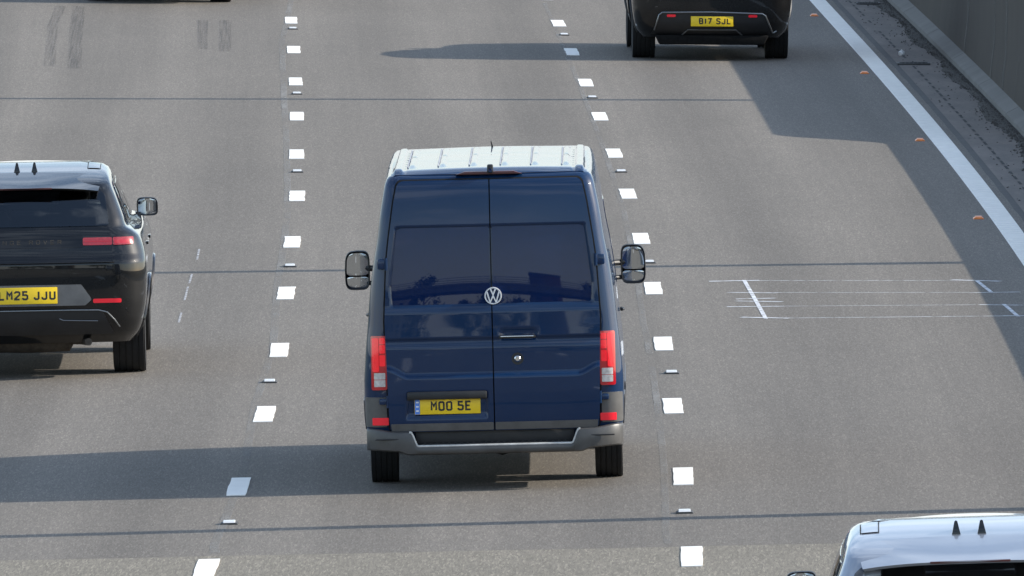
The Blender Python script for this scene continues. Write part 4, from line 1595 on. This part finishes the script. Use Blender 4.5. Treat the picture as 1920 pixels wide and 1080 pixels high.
        if plate:
            plate_part(t, B, -.285, .285, Z(.693), Z(.693) + .150, .034, .16, 0, plate, .058, .013, .036, -.250, Z(.693) + .036, .084, .0165)
        for sg in (-1, 1):
            a, b = (X(.610), X(.868)) if sg > 0 else (X(-.868), X(-.610))
            rear_panel(B, Z(.690), Z(.728), (lambda z: a), (lambda z: b), .008, nz=3, nx=14, r=.012).build('reflector', M['reflector'], t)
            a, b = (X(.50), X(.70)) if sg > 0 else (X(-.70), X(-.50))
        # bumper valance and bright trim
        rear_panel(B, Z(.40), Z(.622), lambda z: -X(np.interp(z / kz, [.40, .60, .622], [.80, .70, .66])), lambda z: X(np.interp(z / kz, [.40, .60, .622], [.80, .70, .66])), lambda x_, z_: .012 - .0 * z_, nz=10, nx=30, depth=.02).build('valance', M['plastic_black'], t)
        for hgt, xa, rad, nm in (([(0, .630), (.40, .630), (.660, .626), (.735, .606), (.80, .535), (.862, .445)], 1, .0065, 'bumper_trim'), ([(.30, .552), (.335, .536), (.50, .530), (.70, .524)], 0, .0045, 'bumper_trim')):
            sides = [(-1,), (1,)] if not xa else [(1, -1)]
            for sd in sides:
                pts = []
                if len(sd) == 2:
                    full = [(-p[0], p[1]) for p in reversed(hgt[1:])] + hgt
                else:
                    full = [(sd[0] * p[0], p[1]) for p in hgt]
                for (p0, p1) in zip(full[:-1], full[1:]):
                    for k in range(4):
                        xx = p0[0] + (p1[0] - p0[0]) * k / 4; zz = p0[1] + (p1[1] - p0[1]) * k / 4
                        pts.append((X(xx), B.Y(X(xx), Z(zz)) - .018, Z(zz)))
                mb = MB(); mb.tube(pts, rad, 8); mb.build(nm, M['dark_trim'], t)
    elif rear == 'angular':
        # bumper insert framed by an angular bright line
        iw = lambda z: X(np.interp(z / kz, [.25, .36, .62, .66], [.86, .84, .72, .70]))
        rear_panel(B, Z(.36), Z(.675), lambda z: -iw(z), lambda z: iw(z), .012, nz=10, nx=30, depth=.02).build('bumper_insert', M['plastic_black'], t)
        ln = [(-.79, .425), (-.725, .64), (-.68, .672), (0, .682), (.69, .660), (.735, .63), (.838, .385), (.905, .425)]
        def tubeline(ln, rad):
            pts = []
            for (p0, p1) in zip(ln[:-1], ln[1:]):
                for k in range(5):
                    xx = p0[0] + (p1[0] - p0[0]) * k / 5; zz = p0[1] + (p1[1] - p0[1]) * k / 5
                    pts.append((X(xx), B.Y(X(xx), Z(zz)) - .02, Z(zz)))
            mb = MB(); mb.tube(pts, rad, 8); return mb
        tubeline(ln, .011).build('bumper_trim', M['dark_trim'], t)
        mb = MB(); mb.prism([(-.74, .33), (.74, .33), (.68, .205), (-.68, .205)], 'y', -1.0, -.72, .02)
        mb.build('diffuser', M['underbody'], t)
        tubeline([(-.45, .31), (-.33, .43), (.33, .43), (.45, .325), (.70, .315)], .009).build('bumper_trim', M['plastic'], t)
        if plate:
            plate_part(t, B, -.275, .275, Z(.482), Z(.482) + .130, .030, .05, 0, plate, .056, .012, .045, -.170, Z(.482) + .028, .080, .016)
        for a, b in ((.50, .62), (-.62, -.50)):
            rear_panel(B, Z(.610), Z(.645), X(a), X(b), .020, nz=3, nx=6, r=.012).build('reflector', M['reflector'], t)
        for sg in (-1, 1):
            a, b = (X(.60), X(.98)) if sg > 0 else (X(-.98), X(-.60))
            rear_panel(B, Z(1.190), Z(1.290), a, b, .012, nz=6, nx=16, r=.012, depth=.02).build('tail_lamp', M['dim_lens'], t, smooth=60)
    else:
        rear_panel(B, Z(.36), Z(.60), X(-.8), X(.8), .012, nz=6, nx=30, depth=.02).build('valance', M['plastic_black'], t)
        for sg in (-1, 1):
            a, b = (X(.65), X(.98)) if sg > 0 else (X(-.98), X(-.65))
            rear_panel(B, Z(1.130), Z(1.29), a, b, .012, nz=6, nx=16, r=.012, depth=.02).build('tail_lamp', M['dim_lens'], t, smooth=60)
    # underside: silencers, subframe, floor
    mb = MB(); mb.lathe([(.03, -.42), (.10, -.38), (.11, 0), (.10, .38), (.03, .42)], 18, (0, -.70, .33), axis='x')
    for sg in ((-1, 1) if rear == 'lights' else ()): mb.tube([(sg * .30, -.70, .33), (sg * .50, -.80, .33), (sg * .56, -.98, .33)], .035, 10)
    mb.build('exhaust', M['exhaust'], t)
    mb = MB(); mb.box((0, 0, .36), (1.3, .5, .14), .04); mb.tube([(-.8, 0, .38), (.8, 0, .38)], .045, 10); mb.box((.02, 0, .32), (.26, .34, .2), .06)
    mb.build('subframe', M['underbody'], t)
    mb = MB(); mb.box((0, 1.6, .32), (1.5, 2.2, .10), .03)
    mb.build('floor_pan', M['underbody'], t)
    return t


car = suv('glossy black sport utility car cut off by the left edge with slim red tail lamps', 'car', M['black_paint'], plate='LM25 JJU')
place(car, -5.865, 24.4, .008)
car = suv('car at the lower right corner with pale shiny roof and two dark roof fins', 'car', M['grey_paint'], plate=None)
place(car, 1.968, -23.75)
car = suv('black sport utility car at the top right with an angular bright bumper line', 'car', M['black_paint'], kw=.945, kz=.93, interior=False, plate='B17 SJL', rear='angular')
place(car, 1.765, 88.6)
car = suv('dark car at the top left edge of which only the rear tyres show', 'car', M['black_paint'], kw=.935, kz=.95, interior=False, rear='plain')
place(car, -5.48, 104.9)

# ---------------------------------------------------------------- what stands behind the camera (seen mirrored in the van's doors)
br = empty('overbridge', 'concrete road bridge over the motorway on which the camera stands, seen only as reflection', 'bridge')
mb = MB(); mb.box((0, -7.0, 7.60), (110, 12.6, .8), .03); mb.build('deck', M['concrete'], br)
for yy in (-.55, -13.4):
    mb = MB(); mb.box((0, yy, 8.15), (110, .35, .32), .02)
    mb.build('parapet', M['concrete'], br)
    mb = MB()
    for zz in (8.5, 8.8, 9.12): mb.tube([(-55, yy, zz), (55, yy, zz)], .04, 8)
    for k in range(45): mb.tube([(-54 + k * 2.5, yy, 8.28), (-54 + k * 2.5, yy, 9.12)], .035, 6)
    mb.build('hand_rail', M['galv'], br, kind='stuff')
for xx in (-22.0, 4.2, 28.0):
    mb = MB(); mb.box((xx, -7, 2.35), (.9, 9.0, 8.7), .1)
    mb.build('pier', M['concrete'], br)


def tree(x, y, h, w, label):
    t = empty('broadleaf_tree', label, 'tree', 'trees behind the bridge')
    t.location = (x, y, -2.0)
    rng = random.Random(int(x * 13 + y * 7))
    mb = MB()
    mb.tube([(0, 0, -.2), (.1, 0, h * .25), (-.1, .1, h * .55), (0, 0, h * .8)], [h * .028, h * .022, h * .014, h * .005], 9)
    for k in range(8):
        a = k * 2.4; z = h * (.28 + .06 * k)
        mb.tube([(0, 0, z), (math.cos(a) * w * .25, math.sin(a) * w * .25, z + h * .10), (math.cos(a) * w * .42, math.sin(a) * w * .42, z + h * .15)], [h * .010, h * .006, h * .002], 6)
    mb.build('trunk', M['bark'], t)
    mb = MB()
    cl = [(rng.uniform(-.42, .42) * w, rng.uniform(-.42, .42) * w, h * rng.uniform(.32, .92)) for _ in range(26)]
    for c in cl:
        q = 1 - .75 * max(0, (c[2] / h - .55)) * 1.4
        c = (c[0] * q, c[1] * q, c[2])
        for _ in range(70):
            d = Vector((rng.gauss(0, 1), rng.gauss(0, 1), rng.gauss(0, .8))) * w * .085
            p = Vector(c) + d
            u = Vector((rng.gauss(0, 1), rng.gauss(0, 1), rng.gauss(0, 1))).normalized()
            v = u.orthogonal().normalized()
            s_ = rng.uniform(.25, .5)
            mb.add([p + u * s_, p + v * s_ * .6, p - u * s_, p - v * s_ * .6], [(0, 1, 2, 3)])
    mb.build('crown', M['leaf'], t, smooth=0)


TR = [(-70, -120, 18, 12, 'tall'), (-25, -150, 21, 9, 'slender'), (-13, -175, 14, 9, 'small'), (-5, -160, 16, 10, 'rounded'), (3, -180, 15, 9, 'bushy'),
      (26, -150, 21, 9, 'narrow'), (38, -190, 17, 12, 'broad'), (66, -130, 18, 11, 'spreading')]
for x, y, h, w, k in TR:
    tree(x, y, h, w, '%s green broadleaf tree beyond the bridge, seen only as reflection' % k)


def building(x, y, wx, wy, h, mat, label):
    t = empty('office_block', label, 'building', 'buildings behind the bridge')
    t.location = (x, y, -2.0)
    MB().box((0, 0, h / 2), (wx, wy, h), .05).build('wall', mat, t)
    MB().box((0, 0, h + .25), (wx + .6, wy + .6, .5), .05).build('roof', M['concrete'], t)
    nf = int(h / 3.4); nw = int(wx / 4)
    me = None
    for i in range(nf):
        for j in range(nw):
            if me is None:
                mb = MB(); mb.box((0, 0, 0), (1.8, .1, 1.5)); w_ = mb.build('window', M['pane'], t, smooth=0); me = w_.data
            else:
                w_ = bpy.data.objects.new('window', me); C.objects.link(w_); w_.parent = t
            w_.location = (-wx / 2 + (j + .5) * wx / nw, wy / 2 + .04, 2.0 + i * 3.4)


building(14.5, -205, 11, 12, 23.5, M['brick'], 'brick tower block beyond the bridge, seen only as reflection')
building(-60, -340, 30, 18, 24, M['render'], 'pale office block beyond the bridge, seen only as reflection')
